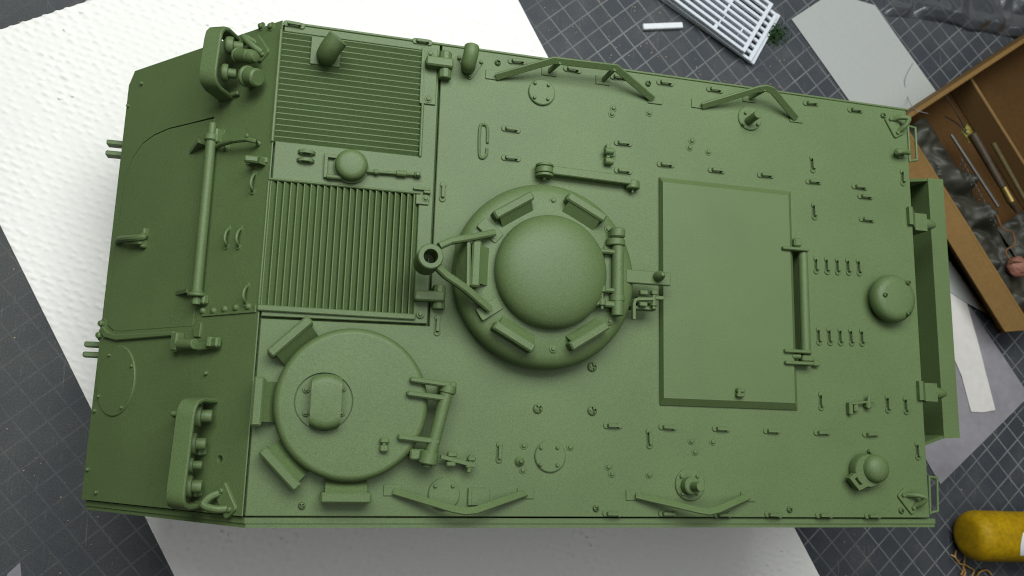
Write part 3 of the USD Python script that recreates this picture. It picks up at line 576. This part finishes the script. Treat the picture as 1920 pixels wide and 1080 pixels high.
# --- rear slope, ledge and ramp brackets
zl = 93.0
tp = [np.array([239.6, R(1706, 324)[1], H - .3]), np.array([239.6, R(1737, 850)[1], H - .3])]
bt = [at(1740, 334, zl), at(1770, 822, zl)]
lo = [at(1769, 336, zl), at(1799, 821, zl)]
bt[0][0] = bt[1][0] = (bt[0][0] + bt[1][0]) / 2; lo[0][0] = lo[1][0] = (lo[0][0] + lo[1][0]) / 2
P('rear_floor', trimesh.Trimesh(np.array([(x_, y_, z_) for x_ in (239.5, bt[0][0] + 1) for y_ in (bt[0][1] - .5, bt[1][1] + .5) for z_ in (72, 80)])).convex_hull, smooth=False)
vs = np.array([bt[0], bt[1], lo[1], lo[0]]); vs = np.vstack([vs, vs - (0, 0, 33)])
P('rear_ledge', trimesh.Trimesh(vs).convex_hull, smooth=False, label='flat ledge across the rear below the roof edge')
for i, s_ in ((0, 1), (1, -1)):
    e0, e1 = tp[i] - (0, 0, 9), bt[i] - (0, 0, .3); vs = np.array([e0, e1, e1 - (0, 0, 33), e0 - (0, 0, 52)]); vs = np.vstack([vs, vs - (0, s_ * 1.2, 0)])
    P('rear_gusset', trimesh.Trimesh(vs).convex_hull, smooth=False)
for (py, yy) in [(421, 0), (736, 0)]:
    yc = at(1735, py, 104)[1] + (0 if py < 500 else 0); xx = 239.8
    sec = [(xx - 2.4, H - 5), (xx - 2.4, H + 1.6), (xx - .8, H + 1.6), (xx + 6.0, H - 5.2), (xx + 11.5, H - 5.2), (xx + 11.5, H - 18), (xx + 2, H - 18)]
    t = trimesh.creation.extrude_polygon(Polygon(sec), 7.0, engine='earcut'); v = t.vertices.copy(); t.vertices = np.c_[v[:, 0], v[:, 2] - 3.5 + yc, v[:, 1]]
    if t.volume < 0: t.invert()
    o = P('ramp_bracket', t, smooth=False)
    P('ramp_peg', cat(lathe([(2.3, 0), (2.3, 2.2), (1.9, 4.2), (1.0, 6), (0, 6.2)], (xx + 11, yc - .1, H - 7.5), X, seg=20)), o)

# --- glacis: swim vane, rod, covers
vn = P('swim_vane', gprism(vane, -.1, .14, .05), smooth=15, label='large thin panel with a rounded corner on the front slope')
P('vane_lip', gprism([(190, 620), (197, 612), (207, 624), (222, 628), (330, 622), (331, 630), (222, 639), (200, 633)], -.1, 1.3, .3), vn, smooth=15)
P('vane_stop', cat(bolt(G(194, 607), 1.1, GN, h=1.8), bolt(G(190, 629), 1.2, GN, h=1.8)), vn)
ra, rb = G(396, 262, 2.6), G(369, 553, 2.6); rd = rb - ra
rod = P('vane_rod', cyl(ra, rb, 1.65, 18), label='long round rod along the panel edge')
P('rod_end', cat(cyl(ra - rd * .11, ra, 1.35, 14), cyl(ra - rd * .035, ra + rd * .012, 2.3, 18, .4), rbox(G(405, 256, 1.2), (4, 5, 3), .5, n=GN)), rod)
P('rod_end', cat(cyl(rb - rd * .03, rb - rd * .012, 1.9, 18, .2), cyl(rb - rd * .012, rb + rd * .012, 3.0, 20, .3), cyl(rb + rd * .012, rb + rd * .06, 1.4, 12), rbox(G(381, 562, 1), (3.2, 3.2, 2.4), .5, n=GN)), rod)
P('rod_nut', bolt(G(416, 249), .8, GN, h=1.4), rod)
def fin(a, b, hgt, th=1.3):
    a, b = G(*a), G(*b); u = unit(b - a); w = unit(np.cross(GN, u)) * th / 2
    v = np.array([a, b, b + GN * hgt, b + GN * hgt * .8 - u * 1])
    t = trimesh.Trimesh(np.vstack([v + w, v - w])).convex_hull; return t
P('vane_fin', fin((354, 287), (390, 271), 4.2), vn); P('vane_fin', fin((328, 550), (366, 548), 3.6), vn)
P('vane_handle', cat(strap([G(404, 276, .8), G(416, 270, 2.6), G(436, 264, 3.6), G(462, 261, 3.6), G(478, 265, 2.4), G(484, 269, .6)], 1.5, 1.6, GN, .4), bolt(G(425, 277), .8, GN), bolt(G(464, 255, 3.8), .8, GN, False)), vn)
P('vane_strip', gprism([(364, 614), (374, 604), (380, 606), (377, 632), (366, 632)], -.1, .7, .15), vn, smooth=15)
br = P('front_latch', cat(rbox(G(332, 641, 1.6), (3.0, 6, 3.2), .4, n=GN), cyl(G(336, 646, 2.6), G(366, 645, 2.6), 1.7, 14), cyl(G(329, 640, 2), G(328, 660, 2), .8, 8)), label='toggle latch below the swim vane')
P('latch_arm', cat(strap([G(362, 648, 2.2), G(376, 650, 2.0), G(405, 646, 1.4)], 2.4, 1.3, GN, .3), cyl(G(395, 632, 2.4), G(393, 650, 2.4), 1.4, 12), rbox(G(404, 642, 2.0), (3.4, 3.2, 2.2), .5, n=GN)), br)
th = np.linspace(0, 2 * np.pi, 49)[:-1]
A, B = np.array([219.0, 714.0]), (35.5, 67.0); rot = math.radians(7)
el = [(A[0] + B[0] * math.cos(t) * math.cos(rot) - B[1] * math.sin(t) * math.sin(rot) * .9, A[1] + B[1] * math.sin(t) * math.cos(rot) + B[0] * math.cos(t) * math.sin(rot) * .3) for t in th]
oc = P('oval_cover', gprism(el, -.1, .55, .2), smooth=25)
for q in [(206, 666), (248, 686), (186, 743), (229, 764)]: P('bolt', bolt(G(*q, .5), .55, GN, False, .8), oc)
for q in [(267, 157), (242, 199), (179, 770), (166, 880), (182, 923), (388, 700)]: P('bolt', bolt(G(*q), .65, GN, False, 1.0))
for q in [(381, 583), (401, 583), (422, 580), (443, 577), (466, 575)]: P('rivet', lathe([(1.1, -.05), (1.05, .5), (.7, .9), (0, 1.05)], G(*q), GN, 14), smooth=60)
P('seam_strip', gprism([(380, 589), (380, 594), (481, 586), (481, 572), (478, 571), (478, 581)], -.05, .5, .12), smooth=15)
hk = P('front_hook', cat(tube([G(270, 440, .6), G(266, 445, 2.6), G(245, 447, 3.4), G(226, 449, 2.2), G(222, 453, .4)], 1.25, 10, k=5), rbox(G(272, 436, 1), (2, 3, 2.2), .4, n=GN), rbox(G(269, 457, 1), (2, 3, 2.2), .4, n=GN), tube([G(270, 458, .6), G(262, 455, 2.4), G(240, 455, 2.4)], .8, 8, k=4)))
for q in [(474, 343), (425, 446), (447, 446), (460, 553)]:
    x, y = q
    P('wire_handle', cat(tube([G(x + 4, y - 17, .1), G(x - 1, y - 11, 1.6), G(x - 4, y + 1, 2.1), G(x - 2, y + 10, 1.4), G(x, y + 16, .1)], .48, 8, k=4), lathe([(1.0, -.05), (.9, .4)], G(x + 4, y - 18), GN, 10), lathe([(1.0, -.05), (.9, .4)], G(x, y + 17), GN, 10)))
P('deck_step', cat(rbox(R(481, 300, -1.6), (7.5, 2.2, 2.2), .5), fin((461, 303), (500, 305), 3.0, 2.0)))
# headlight groups with their guards
def guard(pts, w, t, label):
    return P('headlight_guard', strap(spline(pts, 3), t, w, GV, .35), label=label, smooth=35)
def gpt(px, py, h, dh): return G(px, py, h) + GN * dh
HN = unit([-.42, 0, .91]); HWD = np.cross(Y, HN)
def hoop(top, bot, hgt, w, t, label, feet):
    a0, b0 = G(*top), G(*bot); n = HN; u = unit(b0 - a0)
    pts = [a0, a0 + n * (hgt - 4.2), a0 + n * (hgt - 1.6) + u * .9, a0 + n * (hgt - .3) + u * 2.6, a0 + n * hgt + u * 5, b0 + n * hgt - u * 5, b0 + n * (hgt - .3) - u * 2.6, b0 + n * (hgt - 1.6) - u * .9, b0 + n * (hgt - 4.2), b0]
    o = P('headlight_guard', strap(pts, t, w, HWD, .4), label=label, smooth=40)
    for f in feet: P('guard_foot', rbox(G(*f, .6), (4.5, 1.5, 1.8), .3, n=GN), o)
    return o
def lamp(px, py, h, r, L, parent, seg=24, back=.55):
    p = G(px, py, h); d = np.array([-1.0, 0, 0.0])
    return P('headlight', lathe([(r * back * .6, -L * .55), (r * back, -L * .5), (r * back, -.1), (r * .92, 0), (r, .4), (r, L * .3), (r * .9, L * .4), (r * .55, L * .5), (0, L * .55)], p, d, seg), parent, smooth=40)
hg = hoop((396, 752), (372, 946), 13.0, 6.0, 1.4, 'tall headlight guard near the driver corner', [(390, 753), (377, 944)])
lamp(378, 780, 4.6, 3.5, 6, hg); lamp(368, 832, 4.6, 3.3, 5.5, hg); lamp(362, 872, 4.0, 2.4, 5, hg); lamp(360, 912, 4.6, 3.3, 5.5, hg)
P('guard_bolt', bolt(G(330, 776, 3), .9, GN, h=2.0), hg)
P('lamp_base', cat(rbox(G(374, 838, 1.4), (4, 5, 3), .4, n=GN), rbox(G(366, 915, 1.4), (4, 5, 3), .4, n=GN), rbox(G(384, 780, 1.4), (4, 4, 3), .4, n=GN)), hg)
hg2 = hoop((442, 80), (426, 186), 13.0, 6.0, 1.4, 'short headlight guard near the grille corner', [(455, 78), (440, 177)])
lamp(438, 86, 5.2, 2.9, 6, hg2); lamp(428, 137, 5.2, 2.9, 5, hg2)
P('horn', cat(cyl(G(447, 104, 4.5), G(470, 106, 4.5), 2.35, 20, .5), lathe([(2.35, 0), (2.2, 1.2), (1.5, 2.6), (0, 3.1)], G(470, 106, 4.5), G(480, 107, 4.5) - G(470, 106, 4.5), 20), cyl(G(445, 103, 4.5), G(448, 104, 4.5), 2.6, 20, .2)), hg2, smooth=40)
P('round_lamp', cat(cyl(G(461, 143, 5), G(467, 144, 5), 3.5, 26, .4), cyl(G(467, 144, 5), G(484, 146, 5), 3.0, 26, .6), rbox(G(474, 147, 1.4), (4, 4, 3.2), .5, n=GN)), hg2, smooth=40)
e = G(484, 92); lifting_eye(G(488, 92), G(508, 78) - G(490, 105) if False else G(498, 105) - G(480, 78), G(462, 66) - G(488, 90), GN, 1.05)
for q in [(491, 50), (509, 50)]: P('bolt', bolt(G(*q), .9, GN, True, 1.3))
lifting_eye(G(425, 938), G(440, 962) - G(420, 915), G(395, 945) - G(425, 935), GN, 1.1)
# towing prongs at the nose
for q in [(213, 269), (211, 289), (172, 646), (169, 665)]:
    p = at(*q, 50); P('tow_prong', cat(rbox(p + (3.5, 0, -.6), (11.5, 2.0, 4.0), .4)))

# ------------------------------------------------------------------ cardboard box and what lies in it
ZR = 28.0
K = at(1702, 214, ZR); K[2] = 0
ua = unit((at(1815, 140, ZR) - at(1702, 214, ZR))); ub = np.array([ua[1], -ua[0], 0])
BL = 60.0
while (lambda d: 960 + CF * d[0] / d[2])(CR @ (K + ub * BL + (0, 0, ZR - 7) - CP)) < 1932: BL += .5
def bx(a0, a1, b0, b1, z0, z1, ch=.3):
    c = K + ua * (a0 + a1) / 2 + ub * (b0 + b1) / 2; return rbox((c[0], c[1], (z0 + z1) / 2), (a1 - a0, b1 - b0, z1 - z0), ch, x=ua)
CB = thing('cardboard_box', 'open brown cardboard box with an outward flap behind the model', 'box', K + ua * 60 + ub * 60 + (0, 0, .1))
part('box_floor', bx(0, 150, 0, BL, .1, 1.6), CARDSHADE, CB)
part('box_wall', bx(0, 150, 0, 2.6, 1.7, ZR, .5), CARD, CB); part('box_wall', bx(0, 2.4, 2.7, BL - 2.1, 1.7, ZR - 7, .5), CARD, CB)
part('box_wall', bx(0, 150, BL - 2, BL, 1.7, ZR - 7, .5), CARD, CB)
part('box_divider', bx(60, 61.8, 2.8, BL - 2.2, 1.7, 18, .4), CARDEDGE, CB)
# flap folded out over the bench
f0, f1 = K + ub * 3, K + ub * BL
fo = [at(1735, 330, 15), at(1885, 622, 17)]
fl = np.array([f0 + (0, 0, ZR - 6.9), f1 + (0, 0, ZR - 6.9), fo[1], f0 - ua * 17 + (0, 0, 14)]); nn = unit(np.cross(fl[1] - fl[0], fl[3] - fl[0])); nn *= np.sign(nn[2])
fl[3] = fl[0] + (fl[2] - fl[1]) + ub * 3
part('box_flap', TM(np.vstack([fl, fl - nn * 1.6]), [(0, 1, 2), (0, 2, 3), (4, 6, 5), (4, 7, 6), (0, 4, 5), (0, 5, 1), (1, 5, 6), (1, 6, 2), (2, 6, 7), (2, 7, 3), (3, 7, 4), (3, 4, 0)]), CARD, CB, smooth=False, label='flap of the box folded outwards')

def crumple(o, u, w, L, W, z, amp, sc, seed, st=1.4, thick=.5):
    nu, nv = int(L / st) + 1, int(W / st) + 1
    a, b = np.meshgrid(np.linspace(0, L, nu), np.linspace(0, W, nv), indexing='ij')
    p = o + a[..., None] * u + b[..., None] * w
    h = amp * (np.abs(meshkit.fbm(p / sc, 3, seed) - .5) * 3.0) + .3
    ed = np.minimum(np.minimum(a, L - a), np.minimum(b, W - b)); h = h * np.clip(ed / 4, .15, 1) * 1.0 + z
    jit = (meshkit.fbm(p / (sc * .8), 2, seed + 5) - .5)[..., None] * 3.5
    p = p + jit * (u + w) ; p = np.stack([p[..., 0], p[..., 1], h], -1)
    N = nu * nv; idx = np.arange(N).reshape(nu, nv); q = np.stack([idx[:-1, :-1], idx[1:, :-1], idx[1:, 1:], idx[:-1, 1:]], -1).reshape(-1, 4)
    f = np.vstack([q[:, [0, 1, 2]], q[:, [0, 2, 3]]]); v = p.reshape(-1, 3)
    per = np.r_[idx[:, 0], idx[-1, 1:], idx[-2::-1, -1], idx[0, -2:0:-1]]; nx = np.roll(per, -1)
    t = TM(np.vstack([v, v - [0, 0, thick]]), np.vstack([f, f[:, ::-1] + N, np.c_[nx, per, per + N], np.c_[nx, per + N, nx + N]]))
    if t.volume < 0: t.invert()
    return t
single('dark_bag', crumple(K + ua * 4 + ub * 8, ub, ua, BL - 14, 24, 9, 12, 18, 21), BAGDARK, 'crumpled dark bag lying along the near wall inside the box', 'bag', smooth=50)
def stick(a, b, r0, r1, n=10): a, b = np.array(a), np.array(b); L = np.linalg.norm(b - a); return lathe([(r0 * .7, 0), (r0, .4), (r1, L - .4), (r1 * .7, L)], a, b - a, n)
single('metal_rod', stick(at(1783, 252, 21), at(1872, 388, 20), .9, .9), STEEL, 'thin silver metal rod inside the cardboard box', 'rod')
pb = thing('paint_brush', 'dark handled brush with a brass ferrule inside the box', 'brush', at(1850, 310, 20))
part('handle', stick(at(1822, 250, 22), at(1880, 350, 21), 2.4, 1.9, 14), BRUSH, pb); part('ferrule', stick(at(1880, 350, 21), at(1897, 379, 21), 2.0, 2.3, 14), BRASS, pb); part('bristles', stick(at(1897, 379, 21), at(1908, 398, 20), 2.1, 1.0, 12), BRUSH, pb)
single('thin_wire', cat(tube([at(1773, 178, 26), at(1795, 215, 24), at(1812, 246, 22)], .35, 6, k=6)), BLACKW, 'straight dark wire hanging from the box wall', 'wire', 'thin wires in the cardboard box')
single('thin_wire', cat(tube([at(1772, 218, 23), at(1795, 232, 22), at(1814, 252, 22)], .35, 6, k=6)), BLACKW, 'shorter curved dark wire bending towards the brush', 'wire', 'thin wires in the cardboard box')
single('tape_scrap', crumple(at(1800, 242, 20), ub, ua, 9, 6, 20, 3, 4, 31, .8), TAPE, 'small olive yellow tape scrap at the brush handle end', 'tape', smooth=40)
s = trimesh.creation.icosphere(subdivisions=4, radius=6.5); s.vertices *= (1, .85, .7); s.vertices *= (1 + .5 * (meshkit.fbm(s.vertices / 5 + 9, 3, 2) - .5))[:, None]; s.vertices += at(1908, 500, 18)
single('clay_lump', s, PINK, 'pinkish lump at the right edge inside the box', 'lump', smooth=60)
s = crumple(at(1868, 430, 5), ub, ua, 36, 26, 6, 9, 9, 44); single('grey_rag', s, BAGDARK, 'dark grey crumpled rag beside the pink lump', 'rag', smooth=50)
s = trimesh.creation.icosphere(subdivisions=3, radius=3.0); s.vertices *= (1.3, .9, .5); s.vertices += at(1873, 450, 12)
single('clear_cap', s, WHITEPL, 'small pale bead at the lower end of the metal rod', 'bead', smooth=60) if False else None

COPPER = mat_basic('copper', (0.16, 0.075, 0.035), 0.45, 0.4, 0.2, 300)
single('copper_wire', tube([at(1868, 402, 22), at(1880, 428, 22), at(1898, 436, 22), at(1902, 458, 22), at(1886, 470, 22), at(1896, 488, 22), at(1924, 492, 22)], .45, 6, k=6), COPPER, 'bent copper coloured wire lying on the dark bag', 'wire')
single('wooden_stick', stick(at(1862, 268, 15), at(1935, 398, 15), 1.3, 1.1, 10), mat_basic('olive_wood', (0.10, 0.075, 0.03), 0.6, 0.3, 0.2, 300), 'olive brown stick lying right of the brush in the box', 'stick')
hl = []
for k_ in range(150): a_ = k_ * .55; hl.append(at(1800, 300, 22) + (at(1868, 425, 22) - at(1800, 300, 22)) * k_ / 150 + np.array([0, math.cos(a_), math.sin(a_)]) * 1.3)
single('wire_spring', tube(np.array(hl), .25, 5, up=Z), STEEL, 'long thin coiled spring lying on the dark bag', 'spring')
# ------------------------------------------------------------------ paper scraps
def sheet(pxs, z, bend=0.0, th=.22, amp=.3, seed=1):
    q = np.array([at(*p, z)[:2] for p in pxs]); P_ = Polygon(q).buffer(0)
    v2, f2 = trimesh.creation.triangulate_polygon(P_, engine='earcut'); t = TM(np.c_[v2, v2[:, 0] * 0], f2)
    v, f = t.vertices, t.faces
    v, f = trimesh.remesh.subdivide_to_size(v, f, 4.0); t = trimesh.Trimesh(v, f); t.merge_vertices()
    if t.face_normals[:, 2].sum() < 0: t.invert()
    v = t.vertices.copy(); c = v.mean(0); dz = amp * meshkit.fbm(np.c_[v[:, :2] / 14, v[:, 0] * 0], 2, seed)
    v[:, 2] = z + dz; n = len(v); low = v - [0, 0, th]; e = t.edges_sorted; uq, cnt = np.unique(e, axis=0, return_counts=True)
    dirs = {tuple(x): tuple(y) for x, y in zip(t.edges_sorted, t.edges)}; bd = [dirs[tuple(x)] for x in uq[cnt == 1]]
    side = [(b, a, a + n) for a, b in bd] + [(b, a + n, b + n) for a, b in bd]
    return TM(np.vstack([v, low]), np.vstack([t.faces, t.faces[:, ::-1] + n, np.array(side)]))
single('paper_strip', sheet([(1484, 36), (1560, -14), (1640, 10), (1768, 190), (1790, 250), (1650, 270)], .5, seed=3), PAPER, 'wide pale grey paper strip running under the box corner', 'paper', 'loose paper strips on the cutting mat', smooth=30)
single('paper_strip', sheet([(1740, 440), (1782, 492), (1852, 589), (1812, 568), (1780, 546), (1730, 540)], 1.6, seed=5), PAPER, 'white paper corner poking out under the box flap', 'paper', 'loose paper strips on the cutting mat', smooth=30)
single('paper_strip', sheet([(1765, 540), (1783, 548), (1812, 567), (1836, 650), (1866, 769), (1843, 773), (1821, 772), (1803, 705), (1775, 640)], 1.0, seed=7), CREAM, 'narrow cream paper strip beside the rear of the model', 'paper', 'loose paper strips on the cutting mat', smooth=30)
single('grey_sheet', sheet([(1700, 800), (1763, 908), (1850, 822), (1930, 742), (1818, 575), (1770, 575)], .4, seed=9), GREYP, 'thin translucent looking grey sheet lying on the grid', 'sheet', smooth=30)
# ------------------------------------------------------------------ white plastic lattices and strip
def lattice(o, u, w, L, W, z, bars, cross, label, seed):
    r = np.random.default_rng(seed); T = thing('plastic_lattice', label, 'lattice', o + u * L / 2 + w * W / 2 + (0, 0, z), 'white plastic lattices in a stack')
    T0 = BASE[str(T.GetPath())]
    def bar(a0, a1, b0, b1, zz, h): c = o + u * (a0 + a1) / 2 + w * (b0 + b1) / 2; return rbox((c[0], c[1], zz + h / 2), (a1 - a0, b1 - b0, h), .2, x=u)
    for b in np.linspace(0, W, bars): part('bar', bar(0, L, b - .85, b + .85, z, 1.6), WHITEPL, T)
    part('end_bar', bar(L - 1.1, L + 1.1, -.85, W + .85, z + .05, 1.75), WHITEPL, T)
    for k, a in enumerate(np.linspace(3, L - 9, cross)):
        for i in range(bars - 1):
            if r.random() < .4: b = W * i / (bars - 1); g = W / (bars - 1); part('cross_piece', bar(a + r.uniform(-3, 3), a + 2.0, b + .7, b + g - .7, z + .1, 1.3), WHITEPL, T)
tip = at(1396, 100, 6); u1 = unit(at(1396, 100, 6) - at(1262, 0, 6)); w1 = unit(np.array([-u1[1], u1[0], 0]))
if w1[1] < 0: w1 = -w1
w1 = unit(at(1462, 6, 6) - at(1396, 100, 6)); w1 = unit(w1 - (w1 @ u1) * u1)
lattice(tip * (1, 1, 0) - u1 * 71.5, u1, w1, 70, 34, 6.2, 10, 6, 'topmost white plastic lattice of the stack near the top edge', 3)
tip = at(1407, 117, 3); rr = math.radians(1.5); u2 = np.array([u1[0] * math.cos(rr) - u1[1] * math.sin(rr), u1[0] * math.sin(rr) + u1[1] * math.cos(rr), 0]); w2 = np.array([-u2[1], u2[0], 0]); w2 = w2 * np.sign(w2 @ w1)
lattice(tip * (1, 1, 0) - u1 * 73.5, u1, w1, 72, 33, 3.3, 9, 5, 'middle white plastic lattice showing its lower edge under the top one', 4)
lattice(at(1414, 121, 1) * (1, 1, 0) - u2 * 75.5, u2, w2, 74, 34, .4, 9, 5, 'lowest white plastic lattice turned slightly under the other two', 5)
a, b = at(1206, 50, 2), at(1280, 47, 2)
single('plastic_strip', cat(rbox(((a + b) / 2) * (1, 1, 0) + (0, 0, 1.3), (np.linalg.norm(b - a), 3.2, 2.4), .35, x=b - a)), LABELW, 'short white plastic strip lying on the grid left of the lattices', 'plastic strip')
# ------------------------------------------------------------------ bottle, fibres, moss, hair, crumbs, clear bag
o = at(1812, 1004, 13); o[2] = 0; r0 = 12.6
bt_ = thing('yellow_bottle', 'yellow plastic bottle lying on its side at the lower right', 'bottle', o + (30, 0, 0))
ax = unit((at(1900, 1006, 13) - at(1812, 1004, 13)) * (1, 1, 0))
part('body', lathe([(0, 0), (r0 - 5.5, .2), (r0 - 3.2, .9), (r0 - 1.5, 2.4), (r0 - .4, 4.8), (r0, 7.5), (r0, 70), (r0 - 2, 75)], o + (0, 0, r0 + .1), ax, 56), YELLOW, bt_, smooth=50)
lab = []
ths = np.linspace(math.radians(50), math.radians(105), 16); wv = np.cross(Z, ax)
vs = []; 
for i, t in enumerate(ths):
    for s_, rr in ((23.0 - 2.0 * math.sin(math.pi * i / 15), r0 + .12), (60, r0 + .12), (60, r0 + .01), (23.0 - 2.0 * math.sin(math.pi * i / 15), r0 + .01)):
        vs.append(o + (0, 0, r0 + .1) + ax * s_ - wv * rr * math.cos(t) * 1.0 + Z * rr * math.sin(t))
f = []
for i in range(15):
    for j in range(4):
        a0, a1, b0, b1 = i * 4 + j, i * 4 + (j + 1) % 4, (i + 1) * 4 + j, (i + 1) * 4 + (j + 1) % 4; f += [(a0, a1, b1), (a0, b1, b0)]
f += [(0, 2, 1), (0, 3, 2), (60, 61, 62), (60, 62, 63)]
t = TM(vs, f); t.invert() if t.volume < 0 else None
part('label', t, LABELW, bt_, smooth=40, label='white label on the bottle')
fb = [[(1783, 1040), (1792, 1046), (1797, 1055), (1808, 1060)], [(1793, 1032), (1791, 1045), (1798, 1052)], [(1811, 1036), (1808, 1052), (1806, 1068), (1802, 1078)], [(1808, 1058), (1818, 1064), (1826, 1070), (1822, 1080)], [(1832, 1080), (1838, 1072), (1850, 1069), (1860, 1078)], [(1805, 1062), (1810, 1074), (1803, 1084)]]
for k, q in enumerate(fb):
    pts = [at(x, y, .7 + 1.2 * (i % 2)) for i, (x, y) in enumerate(q)]
    single('wood_shaving', tube(pts, .42, 6, k=5), FIBRE, ['bent orange shaving nearest the bottle cap corner', 'tiny upright orange shaving at the left of the pile', 'long straight orange shaving in the middle of the pile', 'curved orange shaving right of the middle one', 'looped orange shaving at the right end of the pile', 'short orange shaving at the bottom edge of the picture'][k], 'shaving', 'orange shavings beside the yellow bottle')
ms = []
for _ in range(260):
    c = at(1447 + rng.normal(0, 11), 66 + rng.normal(0, 9), 0) + (0, 0, abs(rng.normal(0, 1.6)) + .3); d = unit(rng.normal(size=3)); ms.append(stick(c - d * 1.2, c + d * 1.2, .28, .2, 5))
single('moss_clump', cat(ms), MOSS, 'dark green tuft of flock on the grid right of the lattices', 'flock', kind='stuff')
single('loose_hair', tube([at(1712, 118, 1.2), at(1697, 150, 1.6), at(1703, 185, 2), at(1716, 205, ZR + .6), at(1740, 213, ZR + 1)], .16, 6, k=6), HAIR, 'single thin grey hair lying over the paper strip and box rim', 'hair')
cr = []
for _ in range(330):
    px, py = (rng.uniform(980, 1480), rng.uniform(-5, 190)) if rng.random() < .55 else ((rng.uniform(0, 330), rng.uniform(0, 1080)) if rng.random() < .6 else (rng.uniform(1500, 1920), rng.uniform(600, 1080)))
    s = trimesh.creation.icosphere(subdivisions=1, radius=1); s.vertices *= rng.uniform(.6, 1.3, (len(s.vertices), 1)) * rng.uniform(.12, .42) * np.array([1, rng.uniform(.5, 1), .6]); s.vertices += at(px, py, 0) + (0, 0, .12); cr.append(s)
single('crumbs', cat(cr), CRUMB, 'scattered tan crumbs and dust specks over the cutting mat', 'crumbs', kind='stuff', smooth=False)
single('clear_bag', crumple(at(1660, 26, 1), X, Y, 150, 60, 1.0, 7, 24, 71, 1.2, .05), FILM, 'crumpled clear plastic bag at the upper right behind the box', 'plastic bag', smooth=60)
q = at(30, 1066, .3); single('paper_chip', sheet([(14, 1076), (38, 1054), (41, 1085), (12, 1090)], .35, seed=12), GREYP, 'small pale triangular chip at the lower left corner', 'paper chip', smooth=30)
